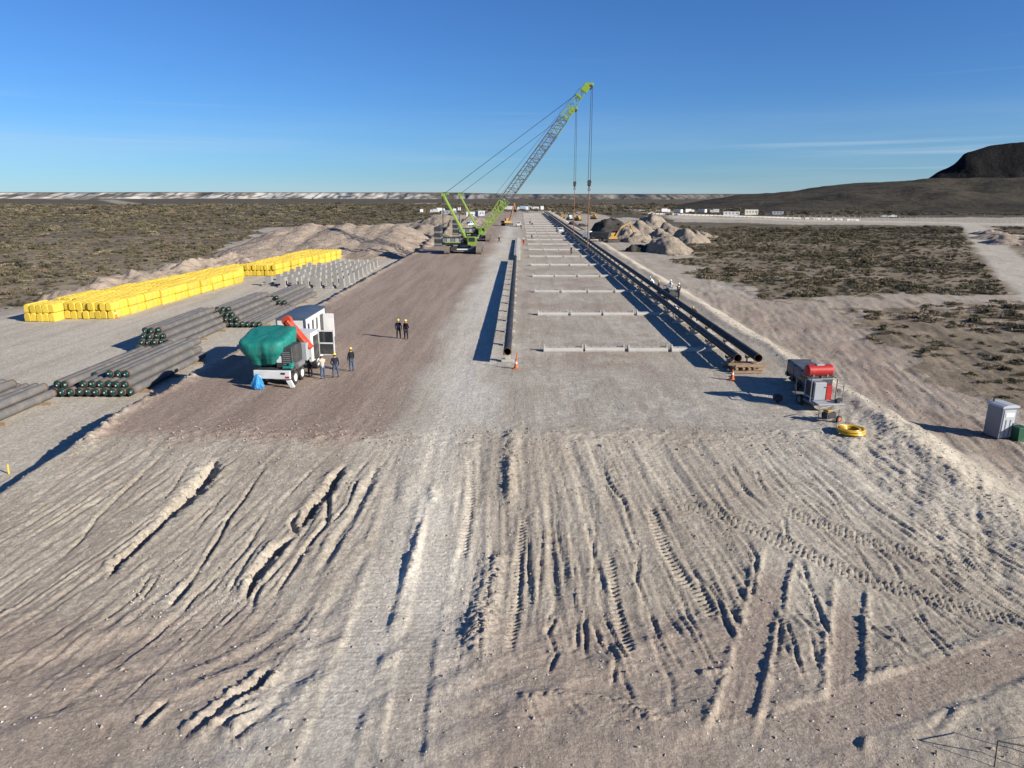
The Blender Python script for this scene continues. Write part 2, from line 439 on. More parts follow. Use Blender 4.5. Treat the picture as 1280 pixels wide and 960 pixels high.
def ground_material():
    m = bpy.data.materials.new('dirt_ground'); t = nodes_of(m); N = t.nodes; L = t.links
    b = N['Principled BSDF']; b.inputs['Roughness'].default_value = .95; b.inputs['Specular IOR Level'].default_value = .12
    g = N.new('ShaderNodeNewGeometry')
    za = N.new('ShaderNodeAttribute'); za.attribute_name = 'zone'
    zb = N.new('ShaderNodeAttribute'); zb.attribute_name = 'zone2'
    sa = N.new('ShaderNodeSeparateColor'); L.new(za.outputs['Color'], sa.inputs[0])
    sb = N.new('ShaderNodeSeparateColor'); L.new(zb.outputs['Color'], sb.inputs[0])
    def noise(sc, det=5, ro=.6, st=None, off=0):
        n = N.new('ShaderNodeTexNoise'); n.inputs['Scale'].default_value = sc; n.inputs['Detail'].default_value = det; n.inputs['Roughness'].default_value = ro
        mp = N.new('ShaderNodeMapping'); mp.inputs['Location'].default_value = (off, off * 1.7, 0)
        if st: mp.inputs['Scale'].default_value = st
        L.new(g.outputs['Position'], mp.inputs[0]); L.new(mp.outputs[0], n.inputs['Vector'])
        return n.outputs['Fac']
    def rng(s, a, c, lo=0., hi=1.):
        r = N.new('ShaderNodeMapRange'); r.interpolation_type = 'SMOOTHSTEP'
        for i, v in enumerate((a, c, lo, hi)): r.inputs[i + 1].default_value = v
        L.new(s, r.inputs[0]); return r.outputs[0]
    def mix(f, a, c, bl='MIX'):
        x = N.new('ShaderNodeMix'); x.data_type = 'RGBA'; x.blend_type = bl
        for s, i in ((f, 0), (a, 6), (c, 7)):
            if isinstance(s, (int, float)): x.inputs[i].default_value = s
            elif isinstance(s, tuple): x.inputs[i].default_value = (*s, 1)
            else: L.new(s, x.inputs[i])
        return x.outputs[2]
    def mth(op, a, c):
        x = N.new('ShaderNodeMath'); x.operation = op
        for s, i in ((a, 0), (c, 1)):
            if isinstance(s, (int, float)): x.inputs[i].default_value = s
            else: L.new(s, x.inputs[i])
        return x.outputs[0]
    big = noise(.16, 6, .62); med = noise(.9, 6, .65, None, 13); fine = noise(9, 5, .7, None, 31)
    streak = noise(.55, 6, .65, (1, .07, 1), 7); streak2 = noise(2.2, 5, .65, (1, .10, 1), 23)
    tan = mix(rng(big, .35, .68), (.335, .293, .236), (.43, .385, .315))
    tan = mix(rng(streak, .42, .66, 0, .55), tan, (.29, .247, .198))
    tan = mix(rng(med, .52, .75, 0, .6), tan, (.46, .42, .352))
    red = mix(rng(streak, .35, .65), (.265, .200, .158), (.335, .262, .210))
    red = mix(rng(med, .5, .8, 0, .5), red, (.36, .29, .24))
    pale = mix(rng(streak, .38, .66), (.49, .445, .368), (.40, .355, .285))
    pale = mix(rng(med, .46, .72, 0, .6), pale, (.56, .515, .435))
    grey = mix(rng(med, .38, .68), (.37, .337, .285), (.50, .458, .39))
    c = mix(mth('MULTIPLY', sa.outputs[0], rng(mth('ADD', mth('MULTIPLY', big, .5), mth('MULTIPLY', streak2, .5)), .28, .46)), tan, red)
    c = mix(sa.outputs[1], c, pale)
    c = mix(sb.outputs[0], c, grey)
    # scrubland floor: dry tan soil, dead grass, low grey-green cover
    sn1 = noise(.22, 8, .68, None, 51); sn2 = noise(.035, 6, .6, None, 61); sn3 = noise(1.3, 5, .7, None, 71)
    scr = mix(rng(sn1, .36, .60), (.30, .245, .175), (.19, .152, .108))
    scr = mix(rng(sn3, .50, .70, 0, .75), scr, (.150, .120, .080))
    scr = mix(rng(sn2, .42, .62, 0, .45), scr, (.115, .098, .066))
    far = mix(rng(sn2, .38, .66), (.120, .100, .070), (.056, .051, .036))
    far = mix(rng(sn1, .52, .70, 0, .5), far, (.21, .18, .14))
    scr = mix(sb.outputs[1], scr, far)
    c = mix(sa.outputs[2], c, scr)
    c = mix(sb.outputs[2], c, (.60, .565, .50))
    c = mix(1.0, c, mix(rng(fine, .30, .72), (.78, .78, .79), (1.20, 1.20, 1.18)), 'MULTIPLY')
    # scattered pale and dark grit
    vo = N.new('ShaderNodeTexVoronoi'); vo.inputs['Scale'].default_value = 3.3; L.new(g.outputs['Position'], vo.inputs['Vector'])
    grit = mth('MULTIPLY', rng(vo.outputs['Distance'], .13, .09), rng(med, .55, .68))
    c = mix(mth('MULTIPLY', grit, .7), c, (.58, .54, .48))
    mott = noise(3.4, 6, .75, None, 91)
    c = mix(1.0, c, mix(rng(mott, .32, .68), (.80, .79, .79), (1.14, 1.14, 1.13)), 'MULTIPLY')
    L.new(c, b.inputs['Base Color'])
    bh = mth('ADD', mth('MULTIPLY', fine, .35), mth('MULTIPLY', noise(5.0, 7, .75, None, 81), 1.0))
    bh = mth('ADD', bh, mth('MULTIPLY', streak2, .5))
    bp = N.new('ShaderNodeBump'); bp.inputs['Strength'].default_value = 1.0; bp.inputs['Distance'].default_value = .07
    L.new(bh, bp.inputs['Height']); L.new(bp.outputs[0], b.inputs['Normal'])
    return m

# ------------------------------------------------------------------ ground sheet
def geo(a, b, n): return a * (b / a) ** (np.arange(n) / n)
Yr = np.concatenate([np.linspace(-60, 6, 12), geo(7, 17, 70), geo(17, 40, 600), geo(40, 120, 190), geo(120, 600, 130), geo(600, 42000, 48), [42000.]])
tt = np.concatenate([-geo(.96, 7, 34)[::-1][:-1] , [], np.linspace(-.96, .96, 700), geo(.96, 7, 34)[1:]])
TT, YY = np.meshgrid(tt, Yr)
XX = TT * (np.maximum(YY, 0) + 6)
xw, yw = XX.ravel(), YY.ravel()
zw = macro(xw, yw) + relief(xw, yw)

# patches of scrub, traced
def PG(l, z=-2.0): return [tuple(G(x, y, z)[:2]) for x, y in l]
SCRUB_L = PG([(-900, 470), (-200, 405), (0, 384), (40, 378), (120, 360), (190, 338), (262, 321), (330, 284), (480, 281), (556, 272), (575, 262), (575, 252), (-2500, 252)])
SCRUB_R1 = PG([(790, 259), (850, 277), (1000, 281), (1212, 283), (1240, 315), (1274, 360), (1150, 367), (1000, 373), (930, 369), (880, 352), (850, 328), (845, 300), (800, 276)])
SCRUB_R2 = PG([(1045, 402), (1130, 384), (1280, 377), (1600, 372), (2200, 400), (2200, 640), (1420, 545), (1280, 505), (1200, 472), (1120, 434)])
SCRUB_R3 = PG([(1246, 284), (1800, 284), (1800, 420), (1330, 372), (1290, 345), (1262, 318)])
POLYS = [SCRUB_L, SCRUB_R1, SCRUB_R2, SCRUB_R3]
def scrub_mask(X, Y):
    wx = X + fbm(X * .09, Y * .09, 4, 141) * 9 + fbm(X * .5, Y * .5, 3, 143) * 3.5; wy = Y + fbm(X * .09, Y * .09, 4, 151) * 9 + fbm(X * .5, Y * .5, 3, 153) * 6
    s = np.zeros(X.shape, bool)
    for p in POLYS: s |= in_poly(wx, wy, p)
    s |= (wy > 700) | ((wy > 470) & (X > 60)) | ((wy > 500) & (X < -60))
    return s
sc_m = scrub_mask(xw, yw).astype(float)
n1 = fbm(xw * .12, yw * .12, 4, 161); n2 = fbm(xw * .5, yw * .2, 4, 163)
red_edge = -7.2 + (yw - 40) * .012 + n1 * 2.2 + n2 * 1.2
red = ss(red_edge + .8, red_edge - .8, xw) * ss(-25.2, -24.4, xw) * ss(35.2, 37.2, yw + n2 * 2) * ss(680, 600, yw)
patch = ss(.05, .28, n1 + n2 * .6) * ss(-1, 1, xw) * ss(14, 12, xw) * ss(44, 56, yw) * .65
red = np.maximum(red, patch)
for pts_, w_ in LANES[:3]:
    p_ = W2(pts_); k_ = (yw > 5) & (yw < 40) & (np.abs(xw) < 40)
    d_, _s, _r, t_ = seg_dist(xw[k_] + n2[k_] * .5, yw[k_], p_); red[k_] = np.maximum(red[k_], ss(w_ * 1.25, w_ * .6, d_) * .6 * ss(.02, .3, t_) * ss(1, .85, t_))
toe_red = ss(24, 21, yw) * ss(-.2, .2, n1 + .05) * .55
red = np.maximum(red, toe_red)
red = np.maximum(red, ss(25.5, 29, xw) * ss(120, 85, yw) * (.45 + .4 * ss(-.15, .2, n2)))
pale = ss(-24.6, -25.4, xw) * ss(-66, -60, xw + n1 * 6) * ss(29, 34, yw) * ss(230, 200, yw) * .9
lane_p = np.exp(-((xw + 4.2 + (37 - np.minimum(yw, 120)) * .05 * (yw < 37) - n1 * 1.0) / (2.3 + n2)) ** 2) * ss(11, 18, yw) * ss(480, 200, yw)
pale = np.maximum(pale, np.clip(lane_p * 1.15, 0, 1) * .95)
pale = np.maximum(pale, np.exp(-((xw + 24.35) / .55) ** 2) * ss(30, 38, yw) * ss(.0, .25, n2 + .1))
pale = np.maximum(pale, ss(26.5, 24.5, xw) * ss(20.6, 21.4, xw + n2) * ss(24, 32, yw) * .55)
rr = ss(27, 30, xw) * ss(150, 120, yw) * ss(.05, .3, n1) * .15
pale = np.maximum(pale, rr)
grey = ss(9, 17, xw + n1 * 6) * ss(22, 20.5, xw) * ss(27, 31, yw) * ss(58, 44, yw) * .7
grey = np.maximum(grey, (1 - patch) * np.clip(ss(-.1, .3, n2) * ss(-6, -3, xw) * ss(20, 18, xw) * ss(36, 40, yw) * ss(600, 400, yw) * .85, 0, 1))
chalk = np.clip(lane_p, 0, 1) * (.38 + .5 * ss(-.2, .25, n2)) * ss(560, 300, yw) * .62
def track(pts, w, z, soft=.3):
    p = [tuple(G(x, y, z)[:2]) for x, y in pts]; a = np.array(p); r = np.zeros(xw.shape)
    k = (xw > a[:, 0].min() - 2 * w) & (xw < a[:, 0].max() + 2 * w) & (yw > a[:, 1].min() - 2 * w) & (yw < a[:, 1].max() + 2 * w)
    d = seg_dist(xw[k], yw[k], p)[0]; r[k] = ss(w * (1 + soft), w * (1 - soft), d); return r
hroad = track([(800, 262), (870, 272), (1000, 275), (1280, 281), (1700, 290)], 16, -2)
lroad = track([(1212, 280), (1238, 306), (1280, 345), (1400, 430)], 4.2, -2)
froad = np.maximum(track([(60, 248.5), (135, 250), (160, 254.5), (230, 256.5), (300, 257)], 16, -2), track([(520, 254), (640, 258), (760, 257), (900, 262)], 22, -2))
for r_, v in ((hroad, .95), (lroad, .9), (froad, .55)):
    sc_m = sc_m * (1 - r_ * v); pale = np.maximum(pale, r_ * .95)
farm = ss(130, 420, yw + n1 * 60)
ng = len(Yr); mg = len(tt)
idx = np.arange(ng * mg).reshape(ng, mg)
fq = np.stack([idx[:-1, :-1], idx[:-1, 1:], idx[1:, 1:], idx[1:, :-1]], -1).reshape(-1, 4)
def np_mesh(name, co, quads, smooth=True):
    me = bpy.data.meshes.new(name)
    me.vertices.add(len(co)); me.vertices.foreach_set('co', np.asarray(co, np.float32).ravel())
    me.loops.add(quads.size); me.loops.foreach_set('vertex_index', quads.astype(np.int32).ravel())
    me.polygons.add(len(quads)); me.polygons.foreach_set('loop_start', np.arange(0, quads.size, 4, dtype=np.int32))
    me.polygons.foreach_set('use_smooth', np.full(len(quads), smooth))
    me.update(calc_edges=True)
    return me
def zone_attr(me, name, r, g, b):
    a = me.attributes.new(name, 'FLOAT_COLOR', 'POINT')
    a.data.foreach_set('color', np.stack([r, g, b, np.ones_like(r)], -1).astype(np.float32).ravel())
gm = np_mesh('ground', np.stack([xw, yw, zw], -1), fq)
zone_attr(gm, 'zone', red, pale, sc_m)
zone_attr(gm, 'zone2', grey, farm, chalk)
GROUND_MAT = ground_material()
gm.materials.append(GROUND_MAT)
ground = bpy.data.objects.new('ground', gm); COL.objects.link(ground); ground['kind'] = 'structure'
def surf(x, y):
    a = np.array([x], float), np.array([y], float)
    return float(macro(*a)[0] + relief(*a)[0])

# ------------------------------------------------------------------ far land: hill, butte, chalk escarpment
def grid_obj(name, X, Y, Z, m, kind='structure', zones=None):
    n, k = X.shape; ix = np.arange(n * k).reshape(n, k)
    q = np.stack([ix[:-1, :-1], ix[:-1, 1:], ix[1:, 1:], ix[1:, :-1]], -1).reshape(-1, 4)
    me = np_mesh(name, np.stack([X.ravel(), Y.ravel(), Z.ravel()], -1), q)
    if zones is not None: zone_attr(me, 'zone', *[np.ravel(v).astype(float) for v in zones])
    me.materials.append(m)
    o = bpy.data.objects.new(name, me); COL.objects.link(o)
    if kind: o['kind'] = kind
    return o
def land_material(name, lo, hi, sp, scale=.05, chalk=None, bump=2.0):
    m = bpy.data.materials.new(name); t = nodes_of(m); N = t.nodes; L = t.links
    b = N['Principled BSDF']; b.inputs['Roughness'].default_value = .95; b.inputs['Specular IOR Level'].default_value = .1
    g = N.new('ShaderNodeNewGeometry')
    def noise(s, st=None):
        n = N.new('ShaderNodeTexNoise'); n.inputs['Scale'].default_value = s; n.inputs['Detail'].default_value = 8; n.inputs['Roughness'].default_value = .68
        mp = N.new('ShaderNodeMapping'); L.new(g.outputs['Position'], mp.inputs[0]); L.new(mp.outputs[0], n.inputs['Vector'])
        if st: mp.inputs['Scale'].default_value = st
        return n.outputs['Fac']
    def rng(s, a, c, lo=0., hi=1.):
        r = N.new('ShaderNodeMapRange'); r.interpolation_type = 'SMOOTHSTEP'
        for i, v in enumerate((a, c, lo, hi)): r.inputs[i + 1].default_value = v
        L.new(s, r.inputs[0]); return r.outputs[0]
    def mix(f, a, c):
        x = N.new('ShaderNodeMix'); x.data_type = 'RGBA'
        for s, i in ((f, 0), (a, 6), (c, 7)):
            if isinstance(s, tuple): x.inputs[i].default_value = (*s, 1)
            else: L.new(s, x.inputs[i])
        return x.outputs[2]
    c = mix(rng(noise(scale), .36, .64), lo, hi)
    c = mix(rng(noise(scale * 4.5), .54, .70, 0, .8), c, sp)
    if chalk:
        za = N.new('ShaderNodeAttribute'); za.attribute_name = 'zone'
        sa = N.new('ShaderNodeSeparateColor'); L.new(za.outputs['Color'], sa.inputs[0])
        mm = N.new('ShaderNodeMath'); mm.operation = 'MULTIPLY'
        L.new(sa.outputs[0], mm.inputs[0]); L.new(rng(noise(.03, (1, .2, 3)), .32, .55, .25, 1), mm.inputs[1])
        c = mix(mm.outputs[0], c, chalk)
    L.new(c, b.inputs['Base Color'])
    bp = N.new('ShaderNodeBump'); bp.inputs['Strength'].default_value = 1; bp.inputs['Distance'].default_value = bump
    L.new(noise(scale * 3), bp.inputs['Height']); L.new(bp.outputs[0], b.inputs['Normal'])
    return m
# scrub-covered rise on the right
u = np.linspace(0.14, 1.7, 220); yy = np.linspace(480, 1250, 90)
U, Yh = np.meshgrid(u, yy); Xh = U * Yh
up = ss(.19, .58, U) * 24 + ss(.17, .30, U) * 8 + ss(.58, 1.4, U) * 30
Zh = -3.2 + up * ss(500, 930, Yh + fbm(Xh * .01, Yh * .01, 3, 171) * 90) + fbm(Xh * .018, Yh * .018, 5, 173) * 5.5 * ss(500, 700, Yh) * ss(.17, .32, U)
Zh = np.where(Yh > 930, Zh - (Yh - 930) * .03, Zh)
grid_obj('hill', Xh, Yh, Zh, land_material('hill_scrub', (.066, .055, .039), (.034, .031, .023), (.115, .094, .067), .055))
# dark rocky butte behind it
bx = np.linspace(480, 1900, 260); by = np.linspace(955, 1500, 110)
Bx, By = np.meshgrid(bx, by)
sk = [AT(px, py, 1060) for px, py in ((1150, 236), (1168, 222), (1182, 213), (1197, 204), (1211, 191), (1225, 186), (1240, 181), (1262, 178), (1285, 177), (1400, 173), (1700, 168))]
edge = Bx + fbm(Bx * .02, By * .02, 4, 181) * 16 - (By - 1060) * .66
prof = np.interp(edge, [sk[0].x - 60] + [p.x for p in sk], [0] + [p.z + 4 for p in sk])
frontp = ss(965, 1062, By + fbm(Bx * .015, By * .015, 4, 183) * 30)
Zb = -4 + prof * frontp + fbm(Bx * .03, By * .03, 5, 185, .6) * 9 * frontp * ss(1075, 1030, By)
grid_obj('butte', Bx, By, Zb, land_material('basalt_scree', (.014, .013, .013), (.009, .009, .009), (.026, .021, .019), .06, None, 4.0))
# chalk escarpment on the horizon
ex = np.concatenate([np.linspace(-4200, -1800, 120), np.linspace(-1790, 1500, 900), np.linspace(1510, 3600, 100)]); ev = np.linspace(0, 1, 26)
Ex, Ev = np.meshgrid(ex, ev)
depth = 2000 + fbm(Ex * .0015, Ex * 0, 3, 191) * 260 + fbm(Ex * .01, Ex * 0, 4, 193) * 90
topz = np.interp(ex, [-4200, -1500, -200, 0, 500, 3600], [19, 17.6, 16.4, 12.5, 11.5, 11])[None, :] + fbm(Ex * .002, Ex * 0, 2, 195) * 1.2
gul = np.abs(fbm(Ex * .022, Ev * 1.2, 4, 197, .6))
prof_e = np.clip(Ev * 1.25, 0, 1) ** 1.5
Ey = depth + Ev * 190 + gul * 70 * (1 - Ev)
Ez = -4 + (topz + 4) * prof_e - gul * 4.5 * np.sin(np.clip(Ev * 1.25, 0, 1) * math.pi)
chk = ss(.10, .3, Ev) * ss(.80, .72, Ev) * np.interp(Ex, [-1800, -250, -120, 60, 1300], [1, 1, .55, .28, .28])
chk *= ss(-.45, -.02, fbm(Ex * .009, Ev * 2.0, 4, 199)) * ss(.0, .16, gul)
grid_obj('escarpment', Ex, Ey, Ez, land_material('chalk_escarpment', (.115, .100, .080), (.075, .068, .056), (.15, .13, .105), .01, (.46, .44, .405), 3.0), zones=(chk, chk * 0, chk * 0))

# ================================================================== mesh helpers
class MB:
    def __init__(s): s.v = []; s.f = []; s.m = []
    def add(s, v, f, mi=0):
        o = len(s.v); s.v += [tuple(p) for p in v]; s.f += [tuple(i + o for i in q) for q in f]; s.m += [mi] * len(f); return s
    def box(s, c, d, mi=0, b=0.0, rot=None):
        hx, hy, hz = d[0] / 2, d[1] / 2, d[2] / 2; c = Vector(c)
        if b <= 0:
            v = [Vector((x * hx, y * hy, z * hz)) for x in (-1, 1) for y in (-1, 1) for z in (-1, 1)]
            f = [(0, 1, 3, 2), (4, 6, 7, 5), (0, 4, 5, 1), (2, 3, 7, 6), (0, 2, 6, 4), (1, 5, 7, 3)]
        else:
            b = min(b, hx * .9, hy * .9, hz * .9); v = []; f = []
            ids = {}
            for x in (-1, 1):
                for y in (-1, 1):
                    for z in (-1, 1):
                        for k in range(3):
                            p = [x * hx, y * hy, z * hz]
                            for j in range(3):
                                if j != k: p[j] -= (x, y, z)[j] * b
                            ids[x, y, z, k] = len(v); v.append(Vector(p))
            for k in range(3):
                i, j = (k + 1) % 3, (k + 2) % 3
                for sg in (-1, 1):
                    q = []
                    for a, bb in ((-1, -1), (1, -1), (1, 1), (-1, 1)):
                        t = [0, 0, 0]; t[k] = sg; t[i] = a; t[j] = bb; q.append(ids[t[0], t[1], t[2], k])
                    f.append(tuple(q if sg > 0 else q[::-1]))
                for a in (-1, 1):
                    for bb in (-1, 1):
                        def g(l, kk):
                            t = [0, 0, 0]; t[k] = l; t[i] = a; t[j] = bb; return ids[t[0], t[1], t[2], kk]
                        q = (g(-1, i), g(1, i), g(1, j), g(-1, j))
                        f.append(q if a * bb < 0 else q[::-1])
            for x in (-1, 1):
                for y in (-1, 1):
                    for z in (-1, 1):
                        q = tuple(ids[x, y, z, k] for k in range(3)); f.append(q if x * y * z > 0 else q[::-1])
        if rot is not None: v = [rot @ p for p in v]
        return s.add([p + c for p in v], f, mi)
    def cyl(s, a, b, r0, r1=None, n=10, mi=0, caps=True, up=None):
        a, b = Vector(a), Vector(b); r1 = r0 if r1 is None else r1
        d = (b - a).normalized(); h = Vector((0, 0, 1)) if abs(d.z) < .9 else Vector((1, 0, 0))
        x = d.cross(h).normalized(); y = x.cross(d)
        v = []
        for p, r in ((a, r0), (b, r1)):
            for i in range(n):
                t = 2 * math.pi * i / n; v.append(p + x * math.cos(t) * r + y * math.sin(t) * r)
        f = [(i, (i + 1) % n, n + (i + 1) % n, n + i) for i in range(n)]
        if caps: f += [tuple(range(n - 1, -1, -1)), tuple(range(n, 2 * n))]
        f = [q[::-1] for q in f]
        return s.add(v, f, mi)
    def tube(s, pts, r, n=6, mi=0):
        for a, b in zip(pts[:-1], pts[1:]): s.cyl(a, b, r, r, n, mi)
        return s
    def ring(s, c, axis, R0, r, n=24, k=6, mi=0):
        c = Vector(c); ax = Vector(axis).normalized(); h = Vector((0, 0, 1)) if abs(ax.z) < .9 else Vector((1, 0, 0))
        x = ax.cross(h).normalized(); y = x.cross(ax); v = []; f = []
        for i in range(n):
            t = 2 * math.pi * i / n; e = x * math.cos(t) + y * math.sin(t)
            for j in range(k):
                u = 2 * math.pi * j / k; v.append(c + e * (R0 + r * math.cos(u)) + ax * r * math.sin(u))
        for i in range(n):
            for j in range(k): f.append((i * k + j, i * k + (j + 1) % k, ((i + 1) % n) * k + (j + 1) % k, ((i + 1) % n) * k + j))
        return s.add(v, f, mi)
    def prism(s, poly, a, b, axis='y', mi=0):
        """poly in the two other axes, extruded from a to b along axis"""
        n = len(poly); v = []
        for t in (a, b):
            for p, q in poly: v.append({'y': (p, t, q), 'x': (t, p, q), 'z': (p, q, t)}[axis])
        f = [(i, (i + 1) % n, n + (i + 1) % n, n + i) for i in range(n)] + [tuple(range(n - 1, -1, -1)), tuple(range(n, 2 * n))]
        return s.add(v, f, mi)
    def ball(s, c, r, n=10, k=6, mi=0):
        c = Vector(c); r = Vector((r, r, r)) if isinstance(r, (int, float)) else Vector(r); v = []; f = []
        for j in range(k + 1):
            p = math.pi * j / k
            for i in range(n):
                t = 2 * math.pi * i / n; v.append(c + Vector((r.x * math.sin(p) * math.cos(t), r.y * math.sin(p) * math.sin(t), r.z * math.cos(p))))
        for j in range(k):
            for i in range(n): f.append((j * n + i, (j + 1) * n + i, (j + 1) * n + (i + 1) % n, j * n + (i + 1) % n))
        return s.add(v, f, mi)
    def mesh(s, name, mats, smooth=False):
        me = bpy.data.meshes.new(name); me.from_pydata(s.v, [], s.f)
        for m in (mats if isinstance(mats, (list, tuple)) else [mats]): me.materials.append(m)
        me.polygons.foreach_set('material_index', s.m)
        if smooth: me.polygons.foreach_set('use_smooth', [True] * len(s.f))
        me.update()
        import bmesh as _b
        bm = _b.new(); bm.from_mesh(me); _b.ops.recalc_face_normals(bm, faces=bm.faces); bm.to_mesh(me); bm.free()
        if smooth: me.set_sharp_from_angle(angle=R(38))
        return me
    def build(s, name, mats, parent=None, smooth=False): return obj(name, s.mesh(name, mats, smooth), parent)
def obj(name, me, parent=None, loc=None, rz=0):
    o = bpy.data.objects.new(name, me); COL.objects.link(o)
    if parent: o.parent = parent
    if loc is not None: o.location = loc
    if rz: o.rotation_euler = (0, 0, rz)
    return o
def tag(o, label, cat, group=None):
    o['label'] = label; o['category'] = cat
    if group: o['group'] = group
    return o
def thing(name, label, cat, loc=(0, 0, 0), rz=0, group=None):
    o = obj(name, None, None, loc, rz); o.empty_display_size = .3
    return tag(o, label, cat, group)
def dup(o, loc=None, rz=None, label=None, group=None, parent=None):
    kids = [c for c in KIDS(o)]
    c = o.copy(); COL.objects.link(c); c.parent = parent
    if loc is not None: c.location = loc
    if rz is not None: c.rotation_euler = (0, 0, rz)
    if label: c['label'] = label
    if group: c['group'] = group
    for k in kids: dup(k, parent=c)
    return c
def KIDS(o): return list(o.children)

# colours
STEEL = mat('dull_steel', (.20, .20, .20), .55, .3, .15, 3, .35)
DARK = mat('dark_steel', (.045, .047, .05), .5, .2, .2, 3, .25)
BLACK = mat('black_rubber', (.022, .022, .024), .7, 0, .2, 4, .35)
CONC = mat('precast_concrete', (.40, .38, .345), .9, 0, .16, 1.6, .25, .4, .2)
PIPE = mat('pipe_black_coating', (.022, .022, .025), .6, 0, .3, 1.2, .14, 0, .25)
PIPEG = mat('pipe_dusty_coating', (.115, .110, .106), .7, 0, .25, 1.5, .40, 0, .3)
RUST = mat('rusty_steel', (.13, .065, .042), .85, .1, .3, 5, .2)
CAPG = mat('green_pipe_cap', (.010, .052, .043), .4, 0, .2, 6)
WHITE = mat('white_paint', (.60, .60, .585), .55, 0, .08, 2, .35)
YEL = mat('yellow_wrap', (.56, .405, .050), .75, 0, .34, 1.3, .30, .8, .15)
YELD = mat('ochre_strap', (.40, .25, .03), .6, 0, .2, 2, .3)
YELP = mat('yellow_paint', (.33, .185, .025), .6, 0, .2, 2, .5)
ORNG = mat('orange_paint', (.46, .10, .022), .6, 0, .15, 3, .25)
REDP = mat('red_paint', (.36, .020, .017), .45, 0, .15, 3, .2)
LIME = mat('lime_green_paint', (.19, .31, .035), .5, 0, .2, 1.5, .3)
GREYB = mat('grey_lattice_steel', (.085, .092, .105), .55, .2, .15, 2, .15)
WOOD = mat('timber', (.27, .185, .12), .9, 0, .3, 5, .3, .4, .2)
GLASS = mat('dark_glass', (.02, .026, .03), .12, 0, .05, 2, .1, 0, .6)
TEAL = mat('green_tarpaulin', (.008, .165, .135), .55, 0, .25, 2.5, .12, 1.0, .35)
BLUE = mat('blue_plastic', (.035, .22, .48), .4, 0, .25, 5, 0, .3, .5)
SLATE = mat('dark_blue_roof', (.060, .085, .125), .5, .1, .12, 2, .2)
GREYP = mat('grey_panel', (.30, .32, .34), .5, 0, .1, 2, .2)
CABLE = mat('wire_rope', (.045, .045, .05), .6, .4, .1, 2)
TRKY = mat('dusty_track', (.20, .165, .13), .85, .1, .25, 3, .5)

# ================================================================== pipes
PR = 0.31
def pipe_shell(L, rp=PR, n=18):
    """hollow pipe along +Y with bare rusty ends, mat 0 coating 1 rust"""
    b = MB(); ri = rp - .022; e = .16
    def ringv(y, r): return [(r * math.cos(2 * math.pi * i / n), y, r * math.sin(2 * math.pi * i / n)) for i in range(n)]
    st = [(0.9, ri, 1), (0, ri, 1), (0, rp - .008, 1), (e, rp - .008, 1), (e, rp, 1), (L - e, rp, 0), (L - e, rp - .008, 1), (L, rp - .008, 1), (L, ri, 1), (L - .9, ri, 1)]
    for k in range(len(st) - 1):
        v = ringv(st[k][0], st[k][1]) + ringv(st[k + 1][0], st[k + 1][1])
        b.add(v, [(i, (i + 1) % n, n + (i + 1) % n, n + i) for i in range(n)], st[k + 1][2])
    return b
PL = 12.2
pipe_me = pipe_shell(PL).mesh('barrel', [PIPEG, RUST], True)
cap_b = MB(); cap_b.cyl((0, -.012, 0), (0, .06, 0), PR - .02, PR - .02, 16, 0); cap_b.ball((0, -.012, 0), (PR * .62, .09, PR * .62), 12, 6, 0)
cap_b.ring((0, -.006, 0), (0, 1, 0), PR - .045, .02, 16, 5, 1); cap_b.cyl((.05, -.11, .04), (.05, -.08, .04), .055, .055, 8, 2)
cap_me = cap_b.mesh('end_cap', [CAPG, BLACK, WHITE], True)
def nth(k):
    w = ['first', 'second', 'third', 'fourth', 'fifth', 'sixth', 'seventh', 'eighth', 'ninth', 'tenth']
    return w[k] if k < 10 else '%d%s' % (k + 1, {1: 'st', 2: 'nd', 3: 'rd'}.get((k + 1) % 10 if not 10 < (k + 1) % 100 < 14 else 0, 'th'))
def stock_pipe(x, y, z, ry, label, group):
    t = thing('pipe', label, 'pipe', (x, y, z), 0, group)
    t.rotation_euler = (0, ry, random.uniform(-.004, .004))
    obj('barrel', pipe_me, t); obj('end_cap', cap_me, t)
    c = obj('end_cap', cap_me, t); c.location = (0, PL, 0); c.rotation_euler = (0, 0, math.pi)
def pile(x0, y0, rows, name, group, pitch=.635):
    """rows: list of (first position, count, y shift) from the ground up"""
    z0 = gz(x0 + 2, y0 + 6) + .16
    lv = ['bottom', 'second', 'third', 'fourth']
    for lev, row in enumerate(rows):
        q = 0
        for (s, n, dy) in row:
            for i in range(n):
                x = x0 + (s + i) * pitch + lev * pitch * .5
                stock_pipe(x, y0 + dy + random.uniform(-.10, .10), z0 + PR + lev * pitch * .872, random.uniform(0, 6), 'grey pipe in %s, %s layer, %s from the left' % (name, lv[lev], nth(q)), group); q += 1
    for k, yy_ in enumerate((1.5, PL / 2, PL - 1.5)):
        b = MB(); b.box((0, 0, 0), (rows[0][0][1] * pitch + 1.0, .2, .2), 0, .015)
        o = b.build('bearer_timber', WOOD); o.location = (x0 + (rows[0][0][1] - 1) * pitch / 2, y0 + yy_, z0 - .075)
        tag(o, '%s timber bearer under %s' % (['near', 'middle', 'far'][k], name), 'timber', 'timber bearers under ' + group)
pB = on(69, 497)
pile(pB.x, pB.y, [[(0, 10, 0)], [(0, 2, 0.0), (2, 1, 2.6), (3, 6, 0.1)], [(4.9, 3, 1.0)]], 'the largest capped stack', 'the largest capped pipe stack')
pile(pB.x - 4.9, pB.y - 12.6, [[(0, 9, 0)], [(0, 8, -.3)], [(0, 5, -1.2)]], 'the stack at the left edge', 'the pipe stack at the left edge')
pC = on(174, 441)
